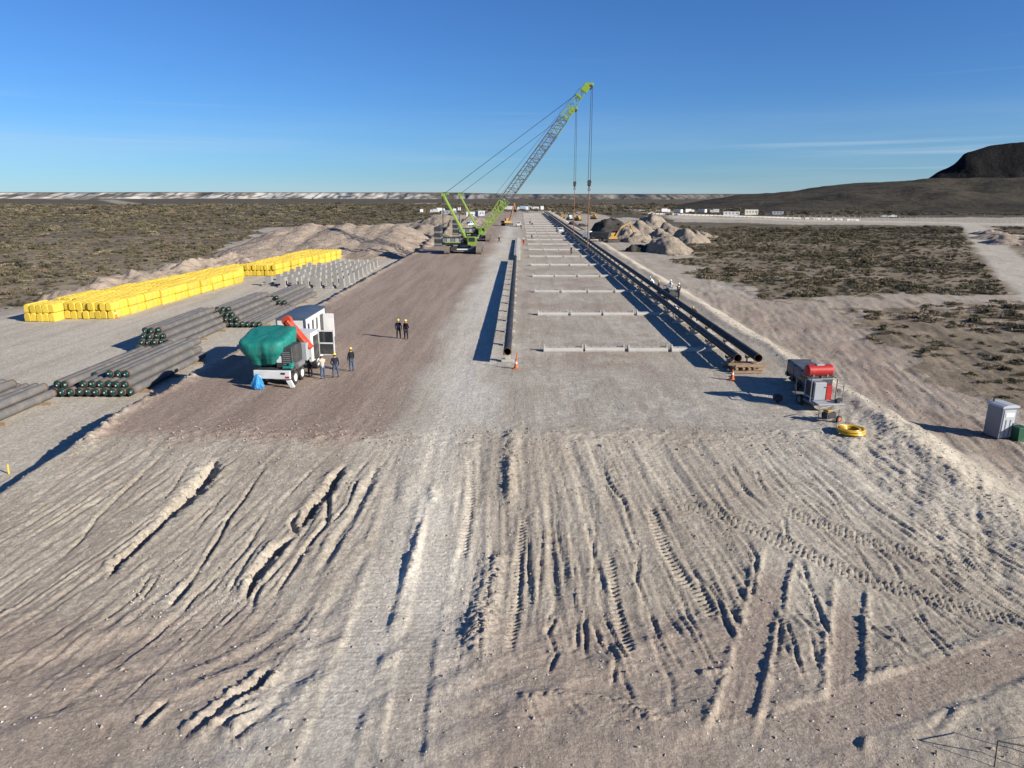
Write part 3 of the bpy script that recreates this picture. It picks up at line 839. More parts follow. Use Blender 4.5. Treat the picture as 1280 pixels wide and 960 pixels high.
pile(pC.x, pC.y, [[(0, 6, 0)], [(0, 5, 0)], [(-.2, 4, .2)], [(-.4, 3, .3)]], 'the second capped stack', 'the second capped pipe stack')
pD = on(270, 414)
pile(pD.x - .9, max(pD.y, pC.y + 12.7), [[(0, 9, 0)], [(-.4, 5, -.1)], [(-.6, 4, 0)], [(-.8, 3, .2)]], 'the third capped stack', 'the third capped pipe stack')
pE = on(326, 391)
pile(pE.x - .3, max(pE.y, pC.y + 25.4), [[(0, 6, 0)], [(-.2, 5, 0)], [(-.4, 3, .2)]], 'the fourth capped stack', 'the fourth capped pipe stack')
pF = on(388, 327)
pile(pF.x - 1.5, pF.y, [[(0, 9, 0)], [(0, 7, 0)], [(1, 4, .2)]], 'the farthest stack', 'the farthest pipe stack')

# welded strings
joint_b = pipe_shell(PL); joint_b.v = [(x, y, z) for x, y, z in joint_b.v]
joint_me = joint_b.mesh('pipe_joint', [PIPE, RUST], True)
weld_me = MB().cyl((0, -.17, 0), (0, .17, 0), PR + .006, PR + .006, 18, 0, False).mesh('weld_sleeve', [DARK], True)
def string(name, x, y0, n, zc, label):
    t = thing(name, label, 'pipeline', (x, y0, gz(x, y0) + zc - PR))
    for i in range(n):
        o = obj('pipe_joint', joint_me, t, (0, i * PL, PR), 0)
        if i: obj('weld_sleeve', weld_me, o)
    return t
ZC_ = 1.02
XL, YL0 = -1.0, 53.2
XR1, XR2, YR0 = 16.45, 18.0, 51.2
string('welded_pipe_string', XL, YL0, 7, ZC_, 'short black welded pipe string on trestles beside the white concrete row')
string('welded_pipe_string', XR1, YR0, 36, ZC_, 'long black pipe string, inner of the two along the right edge')
string('welded_pipe_string', XR2, YR0, 36, ZC_, 'long black pipe string, outer of the two along the right edge')
# supports
def trestle_mesh(w, n):
    b = MB(); h = ZC_ - PR
    b.box((0, 0, .10), (w, .5, .20), 0, .02)
    for i in range(n):
        x = (i - (n - 1) / 2) * 1.55
        b.box((x, 0, .20 + (h - .34) / 2), (.42, .34, h - .34), 0, .02)
        b.box((x, 0, h - .10), (.7, .30, .08), 1, .01)
        b.prism([(x - .35, h - .06), (x + .35, h - .06), (x + .35, h + .12), (x + .26, h + .02), (x + .1, h - .04), (x - .1, h - .04), (x - .26, h + .02), (x - .35, h + .12)], -.12, .12, 'y', 1)
    return b.mesh('trestle', [CONC, WOOD])
t1, t2 = trestle_mesh(1.0, 1), trestle_mesh(2.7, 2)
for i in range(14):
    y = YL0 + 1.0 + i * 6.1
    tag(obj('pipe_trestle', t1, None, (XL, y, gz(XL, y))), 'concrete trestle under the left pipe string, %s from its near end' % nth(i), 'trestle', 'trestles under the left pipe string')
for i in range(60):
    y = YR0 + 2.0 + i * 6.1
    tag(obj('pipe_trestle', t2, None, ((XR1 + XR2) / 2, y, gz(16.9, y))), 'double concrete trestle under the two right pipe strings, %s from the near end' % nth(i), 'trestle', 'trestles under the right pipe strings')
# rows of precast sleepers across the corridor
def sleeper_mesh(L):
    b = MB()
    b.prism([(-.42, 0), (.42, 0), (.44, .12), (.34, .32), (-.34, .32), (-.44, .12)], -L / 2, L / 2, 'x')
    for i in range(4):
        x = (i - 1.5) * L / 4.6
        b.cyl((x, .0, .32), (x, .0, .36), .05, .05, 8, 1)
    for sx in (-1, 1): b.box((sx * (L / 2 - .05), .05, .34), (.10, .30, .44), 0, .01)
    return b.mesh('sleeper', [CONC, DARK])
s_me = sleeper_mesh(3.36); s4 = s_me
for r_ in range(24):
    y = 58.2 + r_ * 18.3
    for k in range(3):
        x = 3.65 + k * 3.64 + random.uniform(-.06, .06)
        o = obj('concrete_sleeper', s_me, None, (x, y + random.uniform(-.1, .1), gz(x, y) + .0), random.uniform(-.012, .012))
        near = ['nearest row', 'second row'][r_] if r_ < 2 else None
        if near: tag(o, 'pale concrete sleeper in the %s across the corridor, %s of three' % (near, ['left', 'middle', 'right'][k]), 'sleeper', 'concrete sleepers across the corridor')
        else: tag(o, 'pale concrete sleeper in the %s row across the corridor, %s of three' % (nth(r_), ['left', 'middle', 'right'][k]), 'sleeper', 'concrete sleepers across the corridor')
    x = 14.6
    tag(obj('concrete_sleeper', s4, None, (x, y, gz(x, y))), 'concrete sleeper reaching under the right pipe strings in the %s row' % nth(r_), 'sleeper', 'sleepers reaching under the right pipes')
# close-set row of concrete blocks continuing the left pipe line
blk = MB().box((0, 0, .28), (1.25, .92, .56), 0, .03).box((0, 0, .62), (.5, .6, .12), 0, .02).mesh('block', [CONC])
for i in range(62):
    y = 142.5 + i * 1.03
    tag(obj('concrete_block', blk, None, (-.75 + random.uniform(-.05, .05), y, gz(-.75, y)), random.uniform(-.04, .04)), 'white concrete block in the close row beyond the left pipe, %s along it' % nth(i), 'concrete block', 'close row of white concrete blocks')

# upright precast supports stored on the pad
sup_b = MB()
sup_b.box((0, 0, .13), (1.25, 2.3, .26), 0, .03)
sup_b.prism([(-.30, .26), (.30, .26), (.22, 1.28), (-.22, 1.28)], -.95, .95, 'y')
CONG = mat('shade_toned_concrete', (.27, .26, .24), .9, 0, .2, 1.6, .3, .4, .2)  # concrete toned down all over to stand in for the uprights' shaded fronts
sup_base = MB().box((0, 0, .13), (1.25, 2.3, .26), 0, .03).mesh('base_slab', [CONG])
sup_wall = MB().prism([(-.42, .26), (.42, .26), (.36, 1.45), (-.36, 1.45)], -.5, .5, 'y').box((0, 0, 1.49), (.74, 1.02, .1), 0, .02).mesh('upright', [CONG])
a0, a1 = on(344, 356), on(433, 361)
k = 0
for j in range(9):
    for i in range(7):
        y = a1.y + 1 + j * 4.1 + i * .3; x = a1.x - .9 - i * 2.0 - j * .15
        if j == 0 and i > 5: continue
        if j > 6 and i > 4: continue
        t = thing('concrete_support', 'upright concrete support on the pad, %s rank, %s from the right' % (nth(j), nth(i)), 'concrete support', (x, y, gz(x, y)), random.uniform(-.03, .03), 'ranks of concrete supports on the pad')
        obj('base_slab', sup_base, t); obj('upright', sup_wall, t)
for i in range(4):
    x, y = a0.x + i * 2.4 - .5, a0.y - 1.2 + i * .2
    t = thing('concrete_support', 'concrete support turned sideways before the ranks on the pad, %s from the left' % nth(i), 'concrete support', (x, y, gz(x, y)), 1.57 + random.uniform(-.05, .05), 'ranks of concrete supports on the pad')
    obj('base_slab', sup_base, t); obj('upright', sup_wall, t)

# ================================================================== yellow wrapped blocks
def yellow_mesh(seed, L=3.62, w=.69, h=1.02):
    rnd = random.Random(seed); b = MB(); prof = []
    for (x, z) in [(-.45, .02), (-.5, .12), (-.5, .6), (-.44, .83), (-.24, .97), (0, 1.0), (.24, .97), (.44, .83), (.5, .6), (.5, .12), (.45, .02)]: prof.append((x * w, z * h))
    n = len(prof); v = []; f = []
    ys = [0, .05, .9, 1.75, 1.85, 2.7, L - .05, L]
    for j, y in enumerate(ys):
        s = .93 if j in (0, len(ys) - 1) else (1.0 + rnd.uniform(-.012, .02)) * (.985 if j in (3, 4) else 1)
        for x, z in prof: v.append((x * s + rnd.uniform(-.006, .006), y, h / 2 + (z - h / 2) * s + rnd.uniform(-.008, .008)))
    for j in range(len(ys) - 1):
        for i in range(n): f.append((j * n + i, j * n + (i + 1) % n, (j + 1) * n + (i + 1) % n, (j + 1) * n + i))
    f += [tuple(range(n)), tuple(range((len(ys) - 1) * n, len(ys) * n))]
    b.add(v, f)
    for y in (.75, 1.8, 2.85): b.prism([(x * 1.015, h / 2 + (z - h / 2) * 1.012) for x, z in prof], y - .03, y + .03, 'y', 1)
    return b.mesh('yellow_block', [YEL, YELD], False)
ym = [yellow_mesh(i) for i in range(6)]
ycount = 0
yst = MB()
def yblock(x, y, z, label, group, single=True):
    global ycount
    if single:
        ycount += 1
        tag(obj('yellow_block', random.choice(ym), None, (x, y, z), random.uniform(-.006, .006)), label, 'yellow block', group)
    else:
        me = random.choice(ym); yst.add([(v.co.x + x, v.co.y + y, v.co.z + z) for v in me.vertices], [tuple(p.vertices) for p in me.polygons])
PLn = 3.72
def ystack(yy0, nrow, xr, xl, PW, name, setback, cut=99):
    cand = []
    for r_ in range(nrow):
        y = yy0 + r_ * PLn; x1, x0 = xr(y), xl(y); n_ = max(3, int(round((x1 - x0) / PW)))
        for c in range(n_):
            for lev in (0, 1):
                first = 0 if r_ < cut else (r_ - cut + 1) * 2
                if c < first or (lev == 0 and not (c == first or r_ == 0)): continue
                cand.append((r_, c, lev, x1 - PW * (c + .5), y - (setback if c >= n_ * .54 and r_ < 1 else 0)))
    for r_, c, lev, x, y in cand:
        if r_ == 0 and lev == 1: y += random.uniform(-.12, .25)
        yblock(x + random.uniform(-.04, .04), y + random.uniform(-.12, .12), gz(x, y + 1.8) + lev * 1.03 + random.uniform(-.03, .06),
               'yellow block in the %s stack, %s layer, %s row back, %s from the right' % (name, 'upper' if lev else 'lower', nth(r_), nth(c)), 'yellow blocks in the %s stack' % name, ycount < 300)
yA = on(142, 399); yL = on(30, 402); yR = on(303, 353)
ystack(yA.y, 13, lambda y: yA.x + (yR.x - yA.x) * (y - yA.y) / (yR.y - yA.y), lambda y: yL.x + .115 * (y - yA.y), .74, 'near', 1.8, 10)
yB = on(346, 345)
ystack(yB.y, 10, lambda y: yB.x + .085 * (y - yB.y), lambda y: yB.x - 6.8 + .04 * (y - yB.y), .74, 'far', 0)
if not yst.f: yst.box((yB.x - 6, yB.y + 39, gz(yB.x, yB.y) + .5), (.7, 3.6, 1), 0, .1)
o = yst.build('yellow_block_rows', [YEL]); o['kind'] = 'stuff'; tag(o, 'farthest rows of yellow wrapped blocks in the far stack', 'yellow blocks')

# ================================================================== spoil and sand heaps
def heap(name, cones, label, seed, m, cat='sand pile', rough=.35, step=.55, warp=3.4):
    """cones: (x, y, base radius x, base radius y, height); tipped loads that run into each other"""
    x0 = min(c[0] - c[2] * 1.15 for c in cones); x1 = max(c[0] + c[2] * 1.15 for c in cones); y0 = min(c[1] - c[3] * 1.15 for c in cones); y1 = max(c[1] + c[3] * 1.15 for c in cones)
    nx = int(min(150, max(40, (x1 - x0) / step))); ny = int(min(150, max(40, (y1 - y0) / step)))
    Xw, Yw = np.meshgrid(np.linspace(x0, x1, nx), np.linspace(y0, y1, ny))
    wx = Xw + fbm(Xw * .22, Yw * .22, 4, seed) * warp; wy = Yw + fbm(Xw * .22, Yw * .22, 4, seed + 9) * warp
    z = np.full(Xw.shape, -.5)
    for cx, cy, rx, ry, h in cones:
        rl = np.where(wx < cx, rx * .62, rx * 1.15) if cat == 'sand pile' else rx
        d = np.sqrt(((wx - cx) / rl) ** 2 + ((wy - cy) / ry) ** 2 + .012)
        z = np.maximum(z, h * np.clip(1.06 - d, -.15, 1))
    on_ = ss(-.05, .5, z)
    z = z + on_ * (fbm(Xw * .55, Yw * .55, 4, seed + 3, .6) * rough * 1.6 + np.abs(fbm(Xw * 1.6, Yw * 1.6, 3, seed + 5)) * rough * .5)
    o = grid_obj(name, Xw, Yw, macro(Xw, Yw) + np.maximum(z, -.5), m, None)
    return tag(o, label, cat)
SAND = land_material('spoil_sand', (.31, .258, .20), (.24, .20, .155), (.19, .155, .118), .5, None, .45)
SOIL = land_material('spoil_soil', (.37, .30, .235), (.27, .215, .165), (.42, .35, .28), .35, None, .5)
DARK_SHADE_SOIL = land_material('dark_shaded_spoil', (.060, .055, .050), (.040, .037, .034), (.095, .083, .072), .5, None, .4)  # dark soil; on the tall left heap the tone stands in for shade
heap('spoil_ridge', [(-66 + k * 5.2, 203 + (k % 3) * 3, 14, 40, 6.2 + .5 * (k % 2)) for k in range(7)], 'broad brown spoil bank behind the far yellow stack', 3, SOIL, 'spoil bank', .30, .7, 1.2)
heap('spoil_ridge', [(-64.5, 100 + k * 8, 4.6, 7.5, 1.6 + .5 * (k % 3)) for k in range(8)], 'low pale spoil windrow along the back of the near yellow stack', 13, SOIL, 'spoil bank', .5)
heap('sand_pile', [(-33, 236, 13, 17, 5.6), (-25, 242, 9, 15, 4.4)], 'smooth pale sand slope left of the cranes', 19, SAND, 'sand pile', .3)
heap('sand_pile', [(-38, 330, 22, 26, 6.0), (-30, 300, 10, 14, 3.5)], 'distant pale sand bank left of the cranes', 23, SAND, 'sand pile', .3)
def pt(px, py, dy=0): p = on(px, py); return p.x, p.y + dy
def pile_of(name_cones, label, seed, m=SAND, rough=.35):
    heap('sand_pile', [(*pt(px, py, ry * .7), rx, ry, h) for px, py, rx, ry, h in name_cones], label, seed, m, 'sand pile', rough)
pile_of([(757, 298, 8, 11, 6.8), (770, 294, 8, 10, 6.6), (752, 297, 6, 8, 5.0), (780, 296, 6, 8, 5.0)], 'tall heap coloured dark for shade, left of the sand heaps', 31, DARK_SHADE_SOIL)  # shaded left face imitated by a near-black colour over the whole heap
pile_of([(815, 291, 10, 12, 7.8), (800, 295, 8, 10, 6.0), (838, 296, 8, 10, 5.2), (826, 299, 6, 7, 4.0)], 'tallest pale sand heap behind the excavator arm', 37)
pile_of([(786, 299, 7, 7, 4.2), (796, 303, 6, 6, 3.2)], 'middle sand heap just behind the excavator arm', 41, SAND)
pile_of([(857, 304, 6.5, 8, 4.9), (868, 301, 5, 7, 3.5)], 'pale sand heap at the right end of the group', 43)
pile_of([(838, 318, 6.5, 11, 4.2), (826, 312, 5, 7, 2.8)], 'low broad sand heap nearest the scrub edge', 47)
pile_of([(795, 315, 3.2, 2.4, 1.9), (806, 314.5, 3, 2.4, 1.8), (815, 314, 2.4, 2.2, 1.5)], 'dark low heap in front of the sand heaps', 53, DARK_SHADE_SOIL)
pile_of([(719, 283.5, 4, 4, 1.6), (727, 283, 3, 4, 1.3)], 'small dark soil heap beside the right pipes', 57, DARK_SHADE_SOIL)
pile_of([(882, 297, 5, 6, 2.2)], 'small sand heap among the first shrubs', 59)
pile_of([(1262, 300, 12, 9, 2.2), (1275, 306, 10, 9, 1.8), (1245, 294, 8, 7, 1.6)], 'grey heap at the right picture edge past the dirt track', 67, SOIL)

# ================================================================== crawler cranes
def lattice(b, p0, p1, w0, w1, n, rc, rl, mi=0, side=Vector((0, 1, 0))):
    p0, p1 = Vector(p0), Vector(p1); d = (p1 - p0).normalized(); up = d.cross(side).normalized()
    def corners(t):
        p = p0.lerp(p1, t); w = w0[0] + (w1[0] - w0[0]) * t; h = w0[1] + (w1[1] - w0[1]) * t
        return [p + side * sx * w / 2 + up * sy * h / 2 for sx, sy in ((-1, -1), (1, -1), (1, 1), (-1, 1))]
    c0, c1 = corners(0), corners(1)
    for a, c in zip(c0, c1): b.cyl(a, c, rc, rc, 6, mi)
    pr = corners(0)
    for i in range(1, n + 1):
        q = corners(i / n)
        for k in range(4):
            k2 = (k + 1) % 4
            a, c = (pr[k], q[k2]) if (i + k) % 2 else (pr[k2], q[k])
            b.cyl(a, c, rl, rl, 4, mi, False)
        if i % 3 == 0 or i == n:
            for k in range(4): b.cyl(q[k], q[(k + 1) % 4], rl, rl, 4, mi, False)
        pr = q
def make_crane(loc, label, hookz):
    t = thing('crawler_crane', label, 'crane', loc)
    # crawlers run along Y
    for sx in (-1, 1):
        b = MB(); x = sx * 3.55; hw = .62; Rr = .78; L2 = 3.7
        prof = []
        for i in range(9): a = -math.pi / 2 + math.pi * i / 8; prof.append((L2 + Rr * math.cos(a), Rr + Rr * math.sin(a)))
        for i in range(9): a = math.pi / 2 + math.pi * i / 8; prof.append((-L2 + Rr * math.cos(a), Rr + Rr * math.sin(a)))
        b.prism([(p * .985, .04 + q * .95) for p, q in prof], x - hw * .7, x + hw * .7, 'x', 1)
        per = []
        for (p, q), (p2, q2) in zip(prof, prof[1:] + prof[:1]):
            l = math.hypot(p2 - p, q2 - q); m_ = max(1, round(l / .3))
            for k_ in range(m_): per.append((p + (p2 - p) * (k_ + .5) / m_, q + (q2 - q) * (k_ + .5) / m_, math.atan2(q2 - q, p2 - p)))
        for p, q, a in per: b.box((x, p, q), (hw * 2, .25, .09), 0, 0, Matrix.Rotation(a, 3, 'X'))
        for k_ in range(7): b.cyl((x - hw * .75, -3.2 + k_ * 1.07, .38), (x + hw * .75, -3.2 + k_ * 1.07, .38), .3, .3, 10, 1)
        b.build('crawler_track', [TRKY, DARK], t)
    b = MB(); b.box((0, 0, 1.0), (5.9, 2.6, .8), 0, .05); b.box((0, 1.9, .9), (5.9, .7, .6), 0, .04); b.box((0, -1.9, .9), (5.9, .7, .6), 0, .04)
    cb = b.build('carbody', [DARK], t)
    MB().box((-.3, -2.27, .95), (2.4, .02, .28), 0).build('name_plate', [WHITE], cb)
    MB().cyl((0, 0, 1.4), (0, 0, 1.85), 1.5, 1.5, 24).build('slew_ring', [STEEL], t, True)
    b = MB(); b.box((-1.2, 0, 2.05), (8.2, 2.9, .38), 1, .05); b.box((-2.3, -1.2, 2.85), (5.0, .95, 1.25), 1, .06); b.box((-2.3, 1.2, 2.85), (5.0, .95, 1.25), 1, .06)
    b.box((.2, .0, 2.6), (1.6, 1.6, .7), 1, .05)
    up_ = b.build('upper_body', [LIME, DARK], t)
    for i in range(5): MB().box((-4.3 + i * .95, -1.69, 2.9), (.8, .03, .8), 0).build('engine_panel', [GREYP if i % 2 else STEEL], up_)
    MB().box((-2.4, -1.705, 2.42), (3.6, .02, .22), 0).build('lime_stripe', [LIME], up_)
    MB().cyl((-.6, -.9, 3.0), (-.6, .9, 3.0), .55, .55, 14, 0).cyl((-.6, -.95, 3), (-.6, -.9, 3), .8, .8, 16, 0).cyl((-.6, .9, 3), (-.6, .95, 3), .8, .8, 16, 0).build('winch_drum', [DARK], up_, True)
    b = MB()
    b.tube([(-4.6, -1.55, 3.45), (-4.6, -1.55, 4.3), (.1, -1.55, 4.3), (.1, -1.55, 3.45)], .03, 5)
    for i in range(4): b.cyl((-3.7 + i, -1.55, 3.45), (-3.7 + i, -1.55, 4.3), .025, .025, 5)
    b.build('handrail', [LIME], up_)
    b = MB(); b.prism([(1.0, 1.9), (2.9, 1.9), (3.15, 2.6), (2.7, 3.75), (1.0, 3.75)], -2.6, -1.55, 'y'); cabn = b.build('cab', [LIME], t)
    MB().prism([(2.95, 2.35), (3.17, 2.62), (2.74, 3.62), (2.6, 3.55)], -2.52, -1.63, 'y').build('windscreen', [GLASS], cabn)
    MB().box((1.9, -2.61, 3.1), (1.4, .03, .9)).build('side_window', [GLASS], cabn)
    for sy in (-1, 1):
        for i in range(9): MB().box((-5.75, sy * 1.25, 2.05 + i * .44), (1.55, 2.1, .41), 0, .03).build('counterweight_slab', [DARK if i % 3 else STEEL], t)
    MB().box((-5.7, 0, 1.78), (1.8, 5.0, .14), 0, .02).build('counterweight_tray', [DARK], t)
    # back mast: two lime legs with a crown
    top = Vector((-4.4, 0, 12.6)); b = MB()
    for sy in (-1, 1):
        p0, p1 = Vector((.9, sy * 1.15, 2.6)), Vector((top.x, sy * .75, top.z))
        d = (p1 - p0).normalized(); q = d.to_track_quat('Z', 'Y').to_matrix()
        b.box((p0 + p1) / 2, (.42, .34, (p1 - p0).length), 0, .03, q)
    for t_ in (.2, .5, .78): b.cyl(Vector((.9, -1.1, 2.6)).lerp((top.x, -.75, top.z), t_), Vector((.9, 1.1, 2.6)).lerp((top.x, .75, top.z), t_), .12, .12, 6)
    b.box(top + Vector((0, 0, .1)), (.9, 2.0, .7), 0, .05); b.cyl(top + Vector((.2, -.9, .3)), top + Vector((.2, .9, .3)), .42, .42, 12, 1)
    b.box(top + Vector((.7, 0, .3)), (1.0, .5, .3), 0, .03)
    b.build('back_mast', [LIME, DARK], t)
    # boom
    f0 = Vector((2.1, 0, 2.2)); tip = Vector((26.9, 0, 35.2)); dv = tip - f0
    P = lambda s: f0 + dv * s
    b = MB()
    for sy in (-1, 1):
        a, c = P(.0) + Vector((0, sy * .9, 0)), P(.075) + Vector((0, sy * .95, 0))
        b.box((a + c) / 2, (.62, .28, (c - a).length * 1.03), 0, .03, (c - a).to_track_quat('Z', 'Y').to_matrix())
    lattice(b, P(.065), P(.27), (1.9, .9), (2.2, 1.95), 8, .10, .055)
    b.box(P(.075), (.5, 2.1, .5), 0, .03)
    b.build('boom_base_section', [LIME], t)
    for a, c in ((.27, .54), (.54, .80)):
        b = MB(); lattice(b, P(a), P(c), (2.2, 1.95), (2.2, 1.95), 10, .10, .045); b.build('boom_middle_section', [GREYB], t)
    b = MB(); lattice(b, P(.80), P(.965), (2.2, 1.95), (1.3, 1.0), 8, .09, .045); b.build('boom_top_section', [mat('lime_dull', (.17, .25, .06), .5, 0, .1, 2, .15)], t)
    b = MB(); dn = dv.normalized(); q = dn.to_track_quat('Z', 'Y').to_matrix()
    b.box(P(.985), (1.1, 1.5, 1.5), 0, .06, q); b.box(P(.93) + Vector((0, 0, .2)), (1.5, 1.6, .4), 0, .04, q)
    b.box(tip + Vector((.5, 0, .25)), (1.7, .9, .7), 0, .05)
    for sy in (-.4, 0, .4): b.cyl(tip + Vector((.75, sy - .08, -.25)), tip + Vector((.75, sy + .08, -.25)), .45, .45, 14, 1)
    b.build('boom_head', [LIME, DARK], t)
    b = MB()
    for sy in (-.6, .6):
        b.cyl(top + Vector((.2, sy, .4)), P(.93) + Vector((-.6, sy, .55)), .028, .028, 5)
        pass
        b.cyl(Vector((-4.7, sy * 1.6, 4.6)), top + Vector((-.2, sy, 0)), .05, .05, 5)
    b.cyl(Vector((-.6, 0, 3.4)), P(.97) + Vector((-.7, 0, .7)), .03, .03, 5)
    b.build('pendant_line', [CABLE], t)
    hx = tip.x + 1.05
    b = MB()
    for dx, dy in ((-.25, -.3), (.25, -.3), (-.25, .3), (.25, .3)): b.cyl((hx + dx, dy, hookz + .6), (hx + dx * .6, dy, tip.z - .3), .028, .028, 4)
    b.build('hoist_rope', [CABLE], t)
    b = MB(); b.box((hx, 0, hookz), (.75, .5, 1.3), 0, .12); b.cyl((hx, -.3, hookz + .3), (hx, .3, hookz + .3), .45, .45, 12, 0)
    b.cyl((hx, 0, hookz - 1.2), (hx, 0, hookz - .6), .16, .16, 8, 0)
    b.ring((hx, 0, hookz - 1.35), (0, 1, 0), .24, .08, 12, 6, 0)
    b.build('hook_block', [DARK], t)
    b = MB()
    for dy in (-.28, .28):
        b.cyl((hx, dy * .3, hookz - 1.4), (hx, dy, 1.4), .085, .10, 6)
    b.build('lifting_sling', [mat('brown_sling', (.26, .11, .06), .8, 0, .2, 2, .2)], t)
    return t
CX = -12.75
make_crane((CX, 160, gz(CX, 160)), 'lime green crawler crane nearest the camera with raised grey lattice boom', 15.2)
make_crane((CX, 203, gz(CX, 203)), 'second lime green crawler crane standing behind the first', 15.6)
# dark steel mats and plates stacked left of the cranes
for i, (px, py, l, w, h) in enumerate([(527, 303, 5, 2.2, .5), (536, 299, 5, 2.2, .9), (543, 295, 6, 2.2, 1.0), (551, 291, 6, 2.4, 1.3), (560, 287, 6, 2.4, 1.4)]):
    p = on(px, py); b = MB()
    for k_ in range(int(h / .24)): b.box((random.uniform(-.15, .15), random.uniform(-.1, .1), .12 + k_ * .24), (w + 1, l, .2), 0, .02)
    b.box((random.uniform(-.5, .5), 0, h + .12), (1.2, l * .8, .3), 0, .03)
    o = b.build('steel_mat_stack', [mat('dark_mats', (.10, .10, .105), .7, .1, .25, 2, .3)]); o.location = (p.x, p.y, gz(p.x, p.y)); o.rotation_euler = (0, 0, -.35)
    tag(o, 'dark steel mat stack left of the first crane, %s from the left' % ['first', 'second', 'third', 'fourth', 'fifth'][i], 'steel mats', 'steel mats left of the cranes')

# ================================================================== vehicles
def wheel(t, c, r=.42, w=.28, hub=STEEL):
    g = obj('wheel', MB().cyl((-w / 2, 0, 0), (w / 2, 0, 0), r, r, 18).cyl((-w / 2 + .02, 0, 0), (w / 2 - .02, 0, 0), r * 1.02, r * 1.02, 18).mesh('tyre', [BLACK], True), t, c)
    MB().cyl((-w / 2 - .012, 0, 0), (w / 2 + .012, 0, 0), r * .56, r * .56, 14).build('rim', [hub], g, True)
    return g
def pickup(px, py, rz, body, label, loc=None):
    p = loc or on(px, py)
    t = thing('pickup_truck', label, 'pickup', (p[0], p[1], gz(p[0], p[1])), rz, 'pickups on the site')
    prof = [(-2.6, .55), (2.6, .55), (2.65, .95), (2.45, 1.12), (1.35, 1.20), (.75, 1.78), (-.75, 1.80), (-.95, 1.18), (-2.6, 1.16)]
    MB().prism(prof, -.92, .92, 'x').build('body', [body], t)
    MB().box((0, -1.78, 1.17), (1.5, 1.4, .03)).build('load_bed', [DARK], t)
    MB().prism([(.78, 1.72), (1.30, 1.24), (1.34, 1.24), (.82, 1.74)], -.8, .8, 'x').build('windscreen', [GLASS], t)
    MB().box((0, -.86, 1.5), (1.5, .12, .38), 0, 0, Matrix.Rotation(-.28, 3, 'X')).build('rear_window', [GLASS], t)
    for sx in (-1, 1):
        MB().box((sx * .925, .02, 1.5), (.02, 1.25, .38)).build('side_window', [GLASS], t)
        MB().box((sx * .7, -2.61, .95), (.18, .03, .26)).build('tail_light', [REDP], t)
        for y in (-1.6, 1.65): wheel(t, (sx * .82, y, .40), .40, .26)
    return t
pickup(700, 291, .12, WHITE, 'white pickup parked against the right pipe strings')
pickup(587, 283, -.5, mat('pale_blue_paint', (.42, .58, .70), .4, 0, .06, 2, .15), 'pale blue pickup behind the second crane')
pickup(648, 283, .05, WHITE, 'white pickup at the far end of the concrete block row')
def box_truck(x, y, rz, bl, bh, bodym, label, cabm=None):
    t = thing('box_truck', label, 'truck', (x, y, gz(x, y)), rz, 'trucks and cabins at the distant camp')
    MB().box((0, 0, .8), (1.0, bl + 2.4, .3), 0, .02).build('chassis', [DARK], t)
    MB().box((0, -1.2, 1.0 + bh / 2), (2.45, bl, bh), 0, .05).build('cargo_box', [bodym], t)
    c = MB().prism([(bl / 2 - 1.0, .7), (bl / 2 + 1.2, .7), (bl / 2 + 1.2, 1.7), (bl / 2 + .9, 2.9), (bl / 2 - 1.0, 2.9)], -1.2, 1.2, 'x').build('cab', [cabm or WHITE], t)
    MB().prism([(bl / 2 + 1.19, 1.75), (bl / 2 + 1.23, 1.75), (bl / 2 + .95, 2.75), (bl / 2 + .9, 2.75)], -1.05, 1.05, 'x').build('windscreen', [GLASS], c)
    for sx in (-1, 1):
        for yy_ in (-bl / 2 - .3, -bl / 2 + .9, bl / 2 + .2): wheel(t, (sx * 1.05, yy_, .5), .5, .3)
    return t
def cabin(name, x, y, rz, L, H, m, label, roofm=None, group=None, win=3):
    t = thing(name, label, 'cabin', (x, y, gz(x, y)), rz, group)
    MB().box((0, 0, .25 + H / 2), (L, 2.45, H), 0, .04).build('wall', [m], t)
    MB().box((0, 0, .25 + H + .06), (L + .12, 2.6, .12), 0, .03).build('roof', [roofm or m], t)
    for i in range(win):
        w_ = MB().box((-L / 2 + (i + .8) * L / (win + .6), -1.235, .25 + H * .6), (.9, .04, .7)).build('window', [GLASS], t)
    MB().box((L / 2 - .8, -1.235, .25 + H * .42), (.85, .04, H * .8)).build('door', [GREYP], t)
    MB().box((0, 0, .125), (L * .9, 1.8, .25)).build('skid', [DARK], t)
    return t
names = ['left-hand end', 'second from the left', 'third from the left', 'fourth from the left', 'fifth from the left', 'sixth from the left', 'seventh from the left', 'eighth from the left', 'ninth from the left', 'tenth from the left']
BL2 = mat('pale_blue_box', (.30, .44, .58), .5, 0, .08, 2, .15)
for i, (px, Y) in enumerate([(526, 560), (543, 560), (551, 600), (567, 560), (573, 620)]):
    p = AT(px, 260, Y); box_truck(p.x, Y, random.choice([1.5, .3, -1.4]), 4.6, 2.4, WHITE, 'small white truck at the distant camp left of the cranes, ' + names[i])
p = AT(561, 261, 520); cabin('site_cabin', p.x, 520, .05, 11, 2.7, GREYP, 'long grey cabin at the distant camp behind the first back mast', None, 'trucks and cabins at the distant camp', 4)
p = AT(590, 264, 430); cabin('site_cabin', p.x, 430, .1, 7, 4.2, WHITE, 'tall white cabin behind the second back mast', None, 'trucks and cabins at the distant camp', 3)
p = AT(600, 266, 418); cabin('site_cabin', p.x, 418, .9, 6, 2.9, GREYP, 'grey cabin with shaded end in front of the tall white one', WHITE, 'trucks and cabins at the distant camp', 2)
